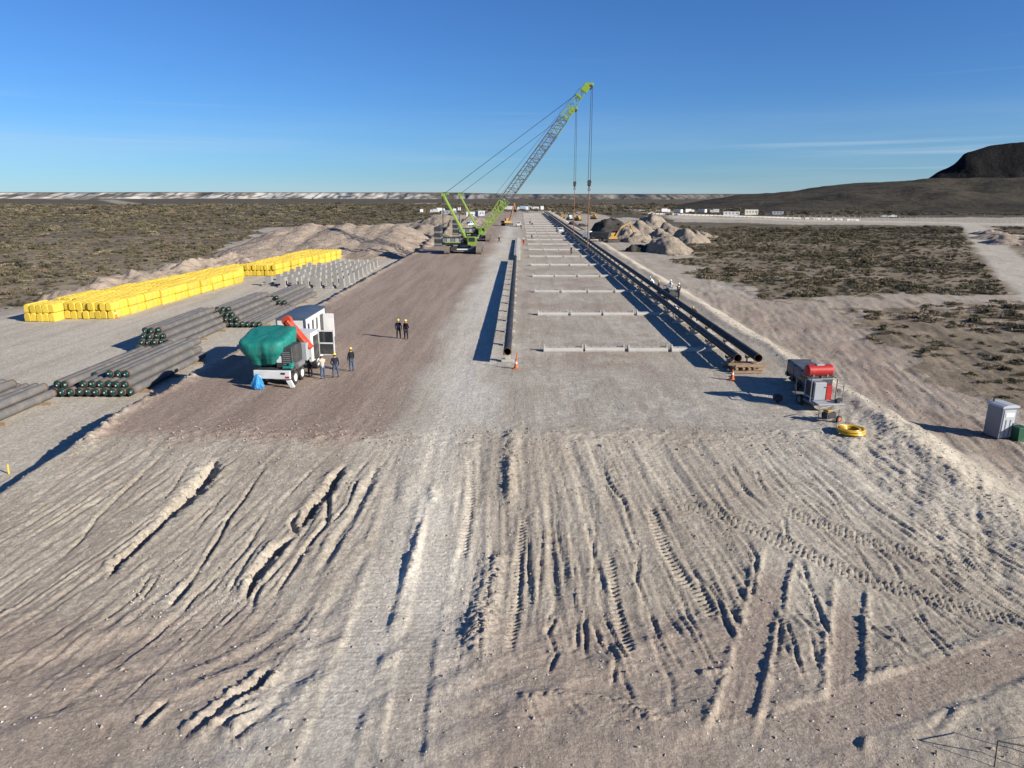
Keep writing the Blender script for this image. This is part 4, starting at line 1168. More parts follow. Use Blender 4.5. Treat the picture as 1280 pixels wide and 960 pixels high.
for i, (px, Y, m_) in enumerate([(636, 560, WHITE), (652, 575, BL2), (658, 590, WHITE), (663, 560, GREYP), (668, 600, WHITE), (677, 560, WHITE)]):
    p = AT(px, 260, Y); box_truck(p.x, Y, random.choice([0.1, 1.5, 3.1]), 4.8, 2.6, m_, 'distant truck parked across the far end of the corridor, ' + names[i])
for i, (px, Y) in enumerate([(832, 560), (848, 540), (862, 555), (878, 550), (893, 560)]):
    p = AT(px, 263, Y); box_truck(p.x, Y, random.choice([1.4, -1.5, .6]), 4.5, 2.4, WHITE, 'far white truck on the haul road beyond the sand heaps, ' + names[i])
p = AT(914, 266, 500); cabin('site_cabin', p.x, 500, -.1, 11, 2.4, WHITE, 'low white cabin beside the haul road on the right, left of the pair', None, 'cabins beside the haul road', 4)
p = AT(939, 265, 505); cabin('site_cabin', p.x, 505, -.1, 9, 3.6, mat('cream_paint', (.66, .62, .52), .6, 0, .06, 2, .2), 'taller cream cabin beside the haul road on the right', None, 'cabins beside the haul road', 4)
p = AT(972, 265, 520); cabin('site_cabin', p.x, 520, -.1, 8, 2.2, GREYP, 'low grey cabin to the right of the cream one by the haul road', None, 'cabins beside the haul road', 3)
for i, px in enumerate((1106, 1116)):
    p = AT(px, 267, 480); pickup(0, 0, 1.4 + i * .2, WHITE, 'far white pickup below the hill, %s of two' % ('left' if i == 0 else 'right'), (p.x, 480))
# white barriers along the haul road
bar_me = MB().prism([(-.3, 0), (.3, 0), (.3, .18), (.14, .45), (.10, .95), (-.10, .95), (-.14, .45), (-.3, .18)], -1.5, 1.5, 'y').mesh('barrier', [CONC])
for i in range(52):
    px = 806 + i * 5.2; py = 267.5 + (px - 806) * .032
    if i in (38, 40, 45, 48): continue
    p = on(px, py); q = on(px + 6, py + .19)
    tag(obj('white_barrier', bar_me, None, (p.x, p.y, gz(p.x, p.y)), -math.pi / 2 + .28 + random.uniform(-.1, .1)), 'white road barrier along the haul road, %s from the left' % nth(i), 'barrier', 'white barriers along the haul road')
# perimeter fence
f = thing('perimeter_fence', 'long pale post fence in front of the right hill', 'fence', (0, 0, 0))
pm = MB().box((0, 0, 1.2), (.22, .22, 2.4)).mesh('post', [CONC]); FP = []
for i in range(46):
    px = 985 + i * 7.0; y = 436 - i * 1.6; p = AT(px, 268, y); z = gz(p.x, y)
    obj('post', pm, f, (p.x, y, z)); FP.append(Vector((p.x, y, z)))
for hh in (.8, 1.5, 2.2):
    b = MB(); b.tube([q + Vector((0, 0, hh)) for q in FP], .02, 3); b.build('wire', [STEEL], f)

# ------------------------------------------------------------------ excavator
def excavator(loc, rz, label, joints, armm=YELP):
    t = thing('excavator', label, 'excavator', loc, rz, 'excavators')
    for sx in (-1, 1):
        b = MB(); prof = []
        for i in range(7): a = -math.pi / 2 + math.pi * i / 6; prof.append((1.7 + .48 * math.cos(a), .48 + .48 * math.sin(a)))
        for i in range(7): a = math.pi / 2 + math.pi * i / 6; prof.append((-1.7 + .48 * math.cos(a), .48 + .48 * math.sin(a)))
        b.prism(prof, sx * 1.15 - .3, sx * 1.15 + .3, 'x')
        for k_ in range(14):
            for zz in (0.0, .96): b.box((sx * 1.15, -1.75 + k_ * .27, zz), (.62, .18, .06), 0)
        b.build('crawler_track', [BLACK], t)
    MB().box((0, 0, .75), (1.8, 2.2, .5), 0, .05).cyl((0, 0, 1.0), (0, 0, 1.15), .8, .8, 16).build('undercarriage', [DARK], t)
    MB().prism([(-2.3, 1.15), (1.3, 1.15), (1.3, 1.7), (.2, 2.05), (-2.1, 2.05), (-2.4, 1.7)], -1.3, 1.3, 'x').build('body', [YELP], t)
    MB().box((0, -2.2, 1.6), (2.5, .6, .9), 0, .1).build('counterweight', [DARK], t)
    c = MB().prism([(-.2, 1.7), (1.5, 1.7), (1.5, 2.3), (1.1, 3.0), (-.2, 3.0)], -1.28, -.35, 'x').build('cab', [YELP], t)
    MB().box((-1.29, .6, 2.4), (.03, 1.2, .8)).box((-.8, 1.45, 2.3), (.8, .16, .8), 0, 0, Matrix.Rotation(.3, 3, 'X')).build('window', [GLASS], c)
    pts = [Vector(p) for p in joints]
    def seg(nm, l, w, hh0, hh1, m):
        b = MB()
        for a, c_ in zip(l[:-1], l[1:]):
            q = (c_ - a).to_track_quat('Z', 'X').to_matrix(); b.box((a + c_) / 2, (hh0, w, (c_ - a).length + .15), 0, .03, q)
        return b.build(nm, [m], t)
    seg('boom', pts[:3], .42, .55, .5, armm); seg('stick', pts[2:4], .32, .42, .4, armm)
    e = pts[3]
    MB().prism([(e.y - .1, e.z + .1), (e.y + .6, e.z - .1), (e.y + .75, e.z - .7), (e.y + .2, e.z - 1.1), (e.y - .5, e.z - .9), (e.y - .1, e.z - .5)], -.55, .55, 'x').build('bucket', [DARK], t)
    b = MB(); b.cyl(pts[0] + Vector((.3, .5, -.2)), pts[1] + Vector((.3, -.2, -.3)), .1, .1, 8); b.cyl(pts[1] + Vector((0, .2, .45)), pts[2] + Vector((0, -.2, .4)), .09, .09, 8)
    b.build('hydraulic_ram', [STEEL], t)
    return t
p = on(765, 303)
excavator((p.x, p.y, gz(p.x, p.y)), -1.25, 'yellow excavator digging beside the sand heaps', [(0, 1.0, 1.6), (0, 3.0, 4.6), (0, 6.0, 6.2), (0, 7.6, 3.0)])
p = on(634, 282)
excavator((p.x, p.y, gz(p.x, p.y)), -.9, 'orange-armed yellow excavator on the brown road behind the cranes', [(0, 1.0, 1.6), (0, 2.4, 4.6), (0, 3.8, 9.0), (0, 4.6, 6.4)], mat('orange_brown_paint', (.20, .085, .028), .6, 0, .15, 2, .3))
p = on(746, 302)
t = thing('dump_truck', 'dark dump truck with a white cab left of the digging excavator', 'truck', (p.x, p.y + 1, gz(p.x, p.y)), 1.2)
MB().box((0, 0, .8), (1, 7, .3), 0, .02).build('chassis', [DARK], t)
MB().prism([(-3.6, 1.1), (1.2, 1.1), (1.5, 2.6), (-3.9, 2.6)], -1.25, 1.25, 'x').build('tipper_body', [DARK], t)
c = MB().prism([(1.7, .7), (3.7, .7), (3.7, 1.7), (3.4, 2.8), (1.7, 2.8)], -1.2, 1.2, 'x').build('cab', [WHITE], t)
MB().prism([(3.69, 1.75), (3.73, 1.75), (3.44, 2.7), (3.4, 2.7)], -1.05, 1.05, 'x').build('windscreen', [GLASS], c)
for sx in (-1, 1):
    for y in (-2.6, -1.4, 2.7): wheel(t, (sx * 1.05, y, .52), .52, .32)
# yellow pipelayers working far along the right strings
for i, (px, py) in enumerate([(703, 273), (712, 275), (722, 276), (742, 274)]):
    p = on(px, py)
    t = thing('pipelayer_tractor', 'small distant tracked tractor beyond the slings, ' + names[i], 'tractor', (p.x, p.y, gz(p.x, p.y)), .4 * i, 'distant tracked tractors')
    for sx in (-1, 1): MB().prism([(-1.6, 0), (1.6, 0), (2.0, .5), (1.6, 1.0), (-1.6, 1.0), (-2.0, .5)], sx * 1.1 - .3, sx * 1.1 + .3, 'x').build('crawler_track', [BLACK], t)
    MB().prism([(-1.8, .8), (1.9, .8), (1.9, 1.9), (.4, 2.0), (.3, 3.0), (-1.0, 3.0), (-1.2, 1.9), (-1.8, 1.9)], -.85, .85, 'x').build('body', [[YELP, GREYP, YELP, YELP][i]], t)
    b = MB()
    for y in (-.6, .6): b.cyl((1.4, y, 1.0), (2.8, 0, 5.5), .1, .08, 6)
    b.build('side_boom', [YELP], t)

# ------------------------------------------------------------------ site cabin and tarped truck
ca = AT(345.6, 397, 55.7)
t = thing('site_cabin', 'white site cabin with a dark blue curved roof behind the tarped truck', 'cabin', (-18.75, 58.8, gz(-18.75, 58.8)), .012)
HW, HL, H0 = 1.15, 3.1, 3.1
roofp = [(-HW - .06, H0 - .02)] + [(-HW - .06 + (2 * HW + .12) * i / 8, H0 + .08 + .16 * math.sin(math.pi * i / 8)) for i in range(9)] + [(HW + .06, H0 - .02)]
MB().box((0, 0, (H0 + .55) / 2), (2 * HW, 2 * HL, H0 - .55), 0, .03).build('wall', [WHITE], t)
MB().prism(roofp, -HL - .08, HL + .08, 'y').build('roof', [SLATE], t)
for sx in (-1, 1):
    for sy in (-1, 1): MB().box((sx * (HW + .005), sy * (HL + .005), 1.8), (.12, .12, 2.5), 0, .01).build('corner_trim', [SLATE], t)
for i, (y, w_, hh, z) in enumerate([(-2.2, .5, .5, 2.35), (-.9, .55, .95, 2.2), (.3, .55, .95, 2.2)]):
    w = MB().box((HW + .005, y, z), (.03, w_, hh)).build('window', [GLASS], t)
    MB().box((HW + .012, y, z + hh / 2 + .03), (.04, w_ + .1, .05)).box((HW + .012, y, z - hh / 2 - .03), (.04, w_ + .1, .05)).build('window_frame', [GREYP], w)
MB().box((HW + .004, 1.75, 1.65), (.03, .95, 2.15)).build('doorway', [DARK], t)
d = MB().box((HW + .5, 2.28, 1.65), (.95, .05, 2.1), 0, .01).build('open_door', [WHITE], t)
MB().box((.2, -HL - .02, 2.45), (.26, .03, .2)).build('vent', [DARK], t)
MB().box((0, 0, .42), (1.6, 2 * HL - .4, .24), 0, .02).build('chassis', [DARK], t)
for sx in (-1, 1):
    for y in (-.6, .6): wheel(t, (sx * .95, y, .40), .40, .26)
    MB().cyl((sx * .9, 2.6, 0), (sx * .9, 2.6, .4), .05, .05, 8).build('prop_leg', [STEEL], t)

tp_ = on(343, 484); TX, TY = tp_.x, tp_.y
t = thing('loader_truck', 'white work truck carrying a red folding loader arm beside the site cabin', 'truck', (TX, TY, gz(TX, TY)), -.06)
MB().box((-.42, 3.6, .85), (.18, 7.4, .28), 0, .02).box((.42, 3.6, .85), (.18, 7.4, .28), 0, .02).build('chassis', [DARK], t)
rb = MB().box((-.05, -.05, .92), (2.6, .16, .60), 0, .03).build('rear_bumper', [WHITE], t)
MB().box((.75, -.14, 1.02), (.30, .02, .14)).build('number_plate', [DARK], rb)
for sx in (-1, 1): MB().box((sx * 1.05, -.14, .76), (.26, .03, .12)).build('tail_light', [REDP], rb)
MB().box((0, 2.0, 1.16), (2.5, 4.0, .14), 0, .02).build('deck', [DARK], t)
MB().box((1.12, .6, 1.5), (.25, .5, .25), 0, .03).box((.95, .35, 1.35), (.7, .35, .18), 0, .05).build('green_tray', [TEAL], t)
eb = MB().box((.62, 1.55, 1.98), (1.2, 1.9, 1.5), 0, .05).build('engine_box', [DARK], t)
MB().box((.25, .585, 1.85), (.34, .02, .46)).build('notice', [WHITE], eb)
for i in range(7): MB().box((.78, .585, 1.5 + i * .14), (.5, .03, .06)).build('grille_bar', [STEEL], eb)
MB().cyl((1.28, 1.0, 1.3), (1.28, 2.2, 1.3), .22, .22, 12).build('air_tank', [STEEL], t, True)
b = MB(); b.box((1.2, 3.0, 1.9), (.5, .5, 1.3), 0, .04); b.build('loader_column', [GREYP], t)
arm = [Vector((-.15, 3.6, 4.05)), Vector((1.55, 3.35, 2.05))]
d = arm[1] - arm[0]; q = d.to_track_quat('Z', 'Y').to_matrix()
b = MB(); b.box((arm[0] + arm[1]) / 2, (.62, .40, d.length), 0, .08, q); b.cyl(arm[0] + Vector((0, -.2, 0)), arm[0] + Vector((0, .2, 0)), .36, .36, 16); b.box((arm[0] + arm[1]) / 2 + Vector((-.15, .35, -.2)), (.32, .26, d.length * .9), 0, .05, q)
la = b.build('loader_arm', [mat('orange_red_paint', (.40, .048, .02), .5, 0, .15, 3, .22)], t)
for s_ in (.06, .45, .55): p_ = arm[0].lerp(arm[1], s_); MB().cyl(p_ + Vector((0, -.21, 0)), p_ + Vector((0, -.19, 0)), .10, .10, 10).build('pin', [STEEL], la)
for s_ in (.25, .75): p_ = arm[0].lerp(arm[1], s_); MB().box(p_ + Vector((0, -.18, 0)), (.16, .02, .42), 0, 0, q).build('marking', [WHITE], la)
b = MB(); b.box((.75, 2.9, 1.75), (.5, .45, .4), 0, .04); b.cyl((.35, 2.8, 2.4), (.35, 2.8, 3.0), .2, .2, 10); b.build('control_box', [WHITE], t)
cab = MB().prism([(4.4, .8), (6.5, .8), (6.55, 1.7), (6.3, 2.95), (4.4, 2.95)], -1.2, 1.2, 'x').build('cab', [WHITE], t)
MB().prism([(6.53, 1.75), (6.58, 1.75), (6.35, 2.8), (6.3, 2.8)], -1.05, 1.05, 'x').build('windscreen', [GLASS], cab)
MB().box((0, 4.39, 2.3), (1.5, .03, .7)).build('rear_window', [GLASS], cab)
MB().box((1.205, 5.4, 1.75), (.02, 1.1, 1.8)).build('door_opening', [DARK], cab)
dr = MB().box((1.85, 5.95, 1.45), (1.25, .06, 1.0), 0, .02).box((1.26, 5.95, 2.4), (.08, .06, 1.0)).box((2.43, 5.95, 2.4), (.08, .06, 1.0)).box((1.85, 5.95, 2.86), (1.25, .06, .08)).build('open_door', [WHITE], cab)
MB().box((1.85, 5.95, 2.35), (1.1, .02, .9)).build('door_glass', [GLASS], dr); MB().box((1.85, 5.915, 1.45), (1.05, .02, .8)).build('door_trim', [DARK], dr)
for sx in (-1, 1):
    for y in (.9, 2.2, 5.6): wheel(t, (sx * 1.05, y, .5), .5, .34, WHITE)
MB().prism([(1.0, .55), (1.32, .6), (1.55, .1), (1.28, .06)], -.30, -.12, 'y').build('rear_leg', [WHITE], t)
# tarpaulin over the load: taut on top, gathered in towards the bottom
na, nr = 72, 22
A_, T_ = np.meshgrid(np.linspace(0, 2 * math.pi, na), np.linspace(0, 1, nr))
ca_, sa_ = np.cos(A_), np.sin(A_)
sqr = 1 / (np.abs(ca_) ** 4.5 + np.abs(sa_) ** 4.5) ** (1 / 4.5)
ringr = np.interp(T_, [0, .30, .42, .50, .62, .8, 1], [0, .80, .94, .97, .93, .80, .66])
zz_ = np.interp(T_, [0, .30, .42, .50, .62, .8, 1], [3.42, 3.42, 3.30, 3.02, 2.5, 1.95, 1.40])
fold = ((np.abs(np.sin(A_ * 6.5 + 2.2 * np.sin(A_ * 2) + T_ * 1.5)) - .6) * .11 + np.sin(A_ * 23 + 1 + T_ * 3) * .018) * ss(.38, .95, T_)
cr_ = fbm(ca_ * 2.2 * ringr + 5, sa_ * 2.2 * ringr, 4, 201) * .16 * ss(0, .2, T_)
rr_ = ringr * sqr * (1 + fold + cr_ * .6)
Xt = ca_ * rr_ * 1.62; Yt = sa_ * rr_ * 2.0
tilt = -Xt * .10 + (-.35 * ss(.2, 1.0, -ca_) * ss(.25, .5, T_) * ss(.8, .5, T_))
Xt = Xt - .25 * ss(.3, .5, T_) * ss(.9, .55, T_) * ss(.2, 1, -ca_)
to = grid_obj('tarpaulin', TX - .70 + Xt, TY + 2.0 + Yt, gz(TX, TY) + zz_ - tilt * .6 + cr_ * .7 + Yt * .15 * ss(1.0, .35, T_), TEAL, None)
tag(to, 'green tarpaulin sheet tied over the load of the white work truck', 'tarpaulin')
md = to.modifiers.new('thick', 'SOLIDIFY'); md.thickness = .012
me_ = to.data
for k_ in (17, 41, 52, 64):
    MB().tube([me_.vertices[r_ * na + k_].co * 1.0 + Vector((ca_[0, k_], sa_[0, k_], .35)).normalized() * .015 for r_ in range(5, nr)], .012, 5).build('tie_rope', [DARK], to)
MB().tube([me_.vertices[(nr - 5) * na + k_].co + Vector((ca_[0, k_], sa_[0, k_], 0)) * .015 for k_ in range(na)], .012, 5).build('tie_rope', [DARK], to)
ld = MB().box((TX - .75, TY + 2.0, gz(TX, TY) + 1.9), (1.5, 2.0, 1.4), 0, .2).build('covered_drum', [DARK]); tag(ld, 'bulky dark load hidden under the green tarpaulin', 'load')
# blue bag hanging at the bumper
b = MB(); rings = [(.10, 1.05), (.16, .98), (.25, .75), (.34, .45), (.38, .2), (.30, .04), (.02, .02)]; n = 20; v = []; f_ = []
for k_, (r_, z) in enumerate(rings):
    for i in range(n):
        a = 2 * math.pi * i / n; rr_ = r_ * (1 + .18 * math.sin(a * 5 + k_) + random.uniform(-.08, .08)); v.append((rr_ * math.cos(a) * 1.1, rr_ * math.sin(a) * .7, z + random.uniform(-.02, .02)))
for k_ in range(len(rings) - 1):
    for i in range(n): f_.append((k_ * n + i, k_ * n + (i + 1) % n, (k_ + 1) * n + (i + 1) % n, (k_ + 1) * n + i))
b.add(v, f_); o = b.build('blue_bag', [BLUE]); o.location = (TX - .95, TY - .48, gz(TX, TY)); tag(o, 'crumpled blue plastic bag at the rear of the work truck', 'bag')

# ------------------------------------------------------------------ welding set trailer on the right edge
wp = on(1035, 516); WX, WY, WZ = wp.x, wp.y, gz(wp.x, wp.y)
t = thing('generator_trailer', 'generator trailer with a red tank above a grey engine box', 'trailer', (WX, WY, WZ), .10)
MB().box((.15, .5, .52), (1.7, 1.1, .10), 0, .02).build('deck', [GREYP], t)
MB().box((-.1, 1.7, .45), (1.5, 2.9, .12), 0, .02).box((-1.3, 2.4, .42), (1.4, .1, .1)).build('chassis', [STEEL], t)
gb = MB().box((-.25, 1.35, 1.15), (.78, 1.25, 1.15), 0, .05).build('engine_box', [GREYP], t)
MB().box((-.655, 1.30, 1.2), (.03, .9, .9)).build('radiator', [BLACK], gb)
for i in range(6): MB().box((-.68, 1.30, .86 + i * .14), (.03, .86, .03)).build('radiator_slat', [DARK], gb)
MB().box((.38, 1.2, 1.02), (.40, .8, .95), 0, .03).build('red_cabinet', [REDP], t)
MB().box((-.6, 2.1, 1.7), (.7, .3, .16), 0, .03).build('yellow_cover', [YELP], t)
b = MB()
for x, y in ((-.85, .75), (-.85, 2.6), (.8, .75), (.8, 2.6)): b.cyl((x, y, .5), (x, y, 1.95), .035, .035, 6)
for y in (.75, 2.6): b.cyl((-.85, y, 1.95), (.8, y, 1.95), .035, .035, 6)
for x in (-.85, .8): b.cyl((x, .75, 1.95), (x, 2.6, 1.95), .035, .035, 6)
b.tube([(.95, .2, .57), (.95, .25, 1.75), (.6, .3, 1.75)], .025, 6); b.build('frame', [STEEL], t)
tk = MB().cyl((-.75, 1.6, 2.30), (.75, 1.6, 2.30), .36, .36, 20).ball((-.75, 1.6, 2.3), (.16, .36, .36), 16, 8).ball((.75, 1.6, 2.3), (.16, .36, .36), 16, 8).build('red_tank', [REDP], t, True)
MB().box((0, 1.6, 2.66), (.5, .3, .10), 0, .02).build('tank_cover', [GREYP], tk)
for x in (-.45, .45): MB().box((x, 1.6, 2.0), (.08, .6, .16)).build('tank_saddle', [STEEL], tk)
b = MB(); b.box((-2.1, 2.4, .32), (.5, .5, .4), 0, .08); b.cyl((-2.1, 2.3, 0.02), (-2.1, 2.3, .6), .06, .06, 8); b.build('hitch', [BLACK], t)
for sx in (-.85, .72): wheel(t, (sx, 1.9, .33), .33, .2)
b = MB(); b.box((.62, .2, .68), (.22, .3, .22), 0, .03); b.box((.95, .5, .66), (.3, .26, .18), 0, .03); b.build('tool_box', [DARK], t)
# dark skip-like tank behind it
bp_ = on(1003, 481)
t = thing('dark_tank', 'long dark grey tank box lying behind the generator trailer', 'tank', (19.45, 43.6, gz(19.45, 43.6)), -.06)
MB().prism([(-.6, .5), (.6, .5), (.78, .95), (.78, 1.55), (.66, 1.72), (-.66, 1.72), (-.78, 1.55), (-.78, .95)], 0, 4.3, 'y').build('shell', [mat('dark_grey_paint', (.085, .09, .10), .45, .1, .12, 2, .25)], t)
for y in (.05, 1.45, 2.9, 4.25): MB().box((0, y, 1.12), (1.60, .05, 1.25), 0, .02).build('rib', [DARK], t)
MB().box((0, 2.1, .3), (1.1, 4.8, .14), 0, .02).box((0, -.6, .3), (.12, 1.4, .12)).build('frame', [DARK], t)
MB().prism([(4.3, .6), (5.2, .35), (5.2, .5), (4.3, 1.3)], -.6, .6, 'x').build('chute', [DARK], t)
for sx in (-.72, .72): wheel(t, (sx, 2.2, .33), .33, .2)
# small engine unit and hose coil
ep = on(1035, 527)
t = thing('power_pack', 'small yellow and orange engine unit between the trailer and hose coil', 'engine', (ep.x, ep.y, gz(ep.x, ep.y)), .5)
MB().box((0, 0, .42), (.75, .5, .34), 0, .05).build('engine', [BLACK], t); MB().box((-.1, 0, .68), (.5, .36, .18), 0, .05).build('fuel_tank', [YELP], t)
b = MB(); b.tube([(-.5, -.3, .12), (-.5, -.3, .8), (.5, -.3, .8), (.5, -.3, .12)], .025, 6); b.tube([(-.5, .3, .12), (-.5, .3, .8), (.5, .3, .8), (.5, .3, .12)], .025, 6); b.build('frame', [STEEL], t)
for x, y in ((.45, -.36), (.45, .36)): wheel(t, (x, y, .2), .2, .1, ORNG).rotation_euler = (0, 0, 1.57)
hp = on(1063, 543)
b = MB()
for lv in range(3):
    for k_ in range(4): b.ring((random.uniform(-.04, .04), random.uniform(-.04, .04), .05 + lv * .085), (random.uniform(-.04, .04), random.uniform(-.04, .04), 1), .42 + k_ * .088, .045, 30, 6)
b.tube([(.7, 0, .05), (.95, .3, .04), (1.05, .7, .04), (.8, 1.0, .04)], .04, 6)
o = b.build('hose_coil', [mat('yellow_hose', (.55, .33, .018), .35, 0, .08, 4, .1)], None, True); o.location = (hp.x, hp.y, surf(hp.x, hp.y) + .02); tag(o, 'coil of yellow hose lying on the dirt', 'hose')
# compressor beside the outer pipe string with a dark hose frame
cp_ = on(851, 373)
t = thing('welding_unit', 'black welding unit with cables beside the outer pipe string', 'welder', (19.3, cp_.y, gz(19.3, cp_.y)), .2)
MB().box((0, 0, .75), (1.2, 2.0, .8), 0, .06).build('body', [DARK], t); MB().box((0, .2, 1.25), (.8, .9, .22), 0, .04).build('cover', [GREYP], t)
b = MB()
for x in (-.6, .6):
    for y in (-.9, .9): b.cyl((x, y, .3), (x, y, 1.6), .03, .03, 6)
b.tube([(-.6, -.9, 1.6), (-.6, .9, 1.6), (.6, .9, 1.6), (.6, -.9, 1.6), (-.6, -.9, 1.6)], .03, 6); b.build('frame', [BLACK], t)
for sx in (-.6, .6): wheel(t, (sx, 0, .32), .32, .18)

# ------------------------------------------------------------------ toilet, bin, cones, stakes, timber
tp2 = on(1252, 551)
t = thing('portable_toilet', 'grey portable toilet with a pale door on the lower ground', 'toilet', (tp2.x + .1, tp2.y + .6, gz(tp2.x, tp2.y + .6)), .18)
GT = mat('grey_toilet_plastic', (.16, .18, .22), .5, 0, .06, 2, .12); LT = mat('pale_toilet_plastic', (.36, .38, .40), .5, 0, .06, 2, .1)
MB().box((0, 0, .08), (1.2, 1.25, .16), 0, .03).build('base', [DARK], t)
MB().box((0, 0, 1.16), (1.12, 1.16, 2.0), 0, .04).build('wall', [GT], t)
d = MB().box((0, -.59, 1.12), (.86, .05, 1.80), 0, .02).build('door', [LT], t)
MB().box((-.2, -.62, .85), (.07, .03, 1.1)).box((.12, -.62, .85), (.07, .03, 1.1)).build('door_rib', [GT], d)
MB().box((0, -.62, 1.72), (.6, .03, .26)).build('sign_panel', [WHITE], d); MB().box((.36, -.63, 1.1), (.06, .05, .12)).build('handle', [DARK], d)
MB().prism([(-.62, 2.16), (.62, 2.16), (.58, 2.28), (.25, 2.36), (-.25, 2.36), (-.58, 2.28)], -.64, .64, 'y').build('roof', [LT], t)
MB().cyl((-.35, .4, 2.25), (-.35, .4, 2.55), .05, .05, 8).build('vent_pipe', [DARK], t)
for i, dx in enumerate((.85, 1.75)):
    t = thing('wheeled_bin', 'dark green bin beside the portable toilet, ' + ('the nearer one' if i == 0 else 'cut by the right picture edge'), 'bin', (tp2.x + dx, tp2.y - .15, gz(tp2.x + dx, tp2.y - .15)), .2)
    GB = mat('green_bin', (.012, .07, .035), .5, 0, .1, 3, .15)
    MB().prism([(-.24, .06), (.24, .06), (.32, .95), (-.32, .95)], -.3, .3, 'y').build('bin_body', [GB], t); MB().box((0, 0, .99), (.70, .68, .07), 0, .03).build('lid', [GB], t)
    for sx in (-.25, .25): wheel(t, (sx, .3, .1), .1, .06)
def cone(px, py, s, label):
    p = on(px, py); t = thing('traffic_cone', label, 'cone', (p.x, p.y, gz(p.x, p.y) + .02), 0, 'traffic cones')
    MB().box((0, 0, .025), (.42 * s, .42 * s, .05), 0, .01).build('base', [ORNG], t); MB().cyl((0, 0, .05), (0, 0, .78 * s), .16 * s, .035 * s, 14).build('cone_body', [ORNG], t, True)
    MB().cyl((0, 0, .40 * s), (0, 0, .55 * s), .105 * s, .078 * s, 14, 0, False).build('white_band', [WHITE], t, True)
cone(645, 461, 1.0, 'orange traffic cone in front of the left pipe string end')
cone(915, 475, 1.0, 'orange traffic cone left of the timber stack')
cone(145, 398, 1.3, 'orange-red cone at the corner of the near yellow stack')

def stake(px, py, h, m, label):
    p = on(px, py); o = MB().box((0, 0, h / 2), (.07, .07, h), 0, .01).prism([(-.035, h), (.035, h), (0, h + .08)], -.03, .03, 'y').build('marker_stake', [m]); o.location = (p.x, p.y, surf(p.x, p.y) - .05); o.rotation_euler = (.03, .06, .3)
    tag(o, label, 'stake', 'marker stakes')
YS = mat('yellow_stake', (.7, .48, .05), .6, 0, .1, 3, .1)
for i, (px, py) in enumerate([(531, 337), (543, 337), (575, 337)]): stake(px, py, 1.0, WOOD, 'small stake standing on the brown road before the crane, %s of three' % ['left', 'middle', 'right'][i])
stake(11, 592, .55, YS, 'yellow marker stake on the pad at the left picture edge')
stake(1232, 542, 1.2, WOOD, 'pale wooden stake left of the portable toilet')
stake(645, 461, 1.35, ORNG, 'thin red stake standing by the cone before the left pipe')
tl = on(928, 463); n_ = 0
for lv in range(3):
    for k_ in range(5 - lv):
        L_ = random.uniform(1.9, 2.6); dx = (k_ - 2 + lv * .5) * (.55 if lv % 2 == 0 else .5)
        o = MB().box((0, 0, 0), (L_ if lv % 2 == 0 else .2, .2 if lv % 2 == 0 else 1.6, .18), 0, .012).build('skid_timber', [WOOD])
        o.location = (tl.x + (random.uniform(-.3, .6) if lv % 2 == 0 else dx), tl.y + (dx * .9 if lv % 2 == 0 else random.uniform(-.15, .15)), gz(tl.x, tl.y) + .12 + lv * .185); o.rotation_euler = (0, 0, random.uniform(-.12, .12))
        tag(o, 'brown skid timber at the right pipe ends, %s layer, %s one' % (['bottom', 'middle', 'top'][lv], nth(k_)), 'timber', 'skid timbers at the pipe ends')
# bent rod frame at the lower right corner
p0 = on(1243, 958)
b = MB(); P0 = Vector((0, 0, 0)); P1 = Vector((.02, .1, .78)); b.tube([P0, P1, P1 + Vector((1.5, .25, .05))], .016, 6); b.tube([P1, P1 + Vector((1.4, -.35, -.05))], .02, 6); b.tube([P1 + Vector((1.5, .25, .05)), Vector((1.55, .3, 0))], .016, 6); b.tube([P1 + Vector((1.4, -.35, -.05)), Vector((1.4, -.4, 0))], .016, 6)
o = b.build('rod_frame', [DARK]); o.location = (p0.x, p0.y, surf(p0.x, p0.y)); tag(o, 'thin dark bent rod frame in the lower right corner', 'rod frame')

# ================================================================== people
SKIN = mat('skin', (.34, .19, .125), .6, 0, .05, 5); BOOT = mat('work_boot', (.04, .03, .025), .7, 0, .1, 5, .3)
NAVY = mat('navy_cloth', (.018, .022, .040), .9, 0, .2, 8, .1, .3, .1); JEAN = mat('denim_cloth', (.055, .085, .15), .9, 0, .25, 8, .15, .3, .1)
BLKC = mat('black_cloth', (.016, .016, .02), .9, 0, .2, 8, .1, .3, .1); BEIG = mat('beige_cloth', (.42, .37, .30), .9, 0, .15, 8, .15, .3, .1)
WHTC = mat('white_coverall', (.74, .74, .73), .85, 0, .1, 8, .12, .3, .1); REDC = mat('red_cloth', (.42, .035, .025), .9, 0, .15, 8, .1, .3, .1)
HATY = mat('yellow_helmet', (.80, .56, .06), .35, 0, .04, 4); HATW = mat('white_helmet', (.82, .82, .80), .35, 0, .04, 4); HAIR = mat('dark_hair', (.02, .015, .012), .8)
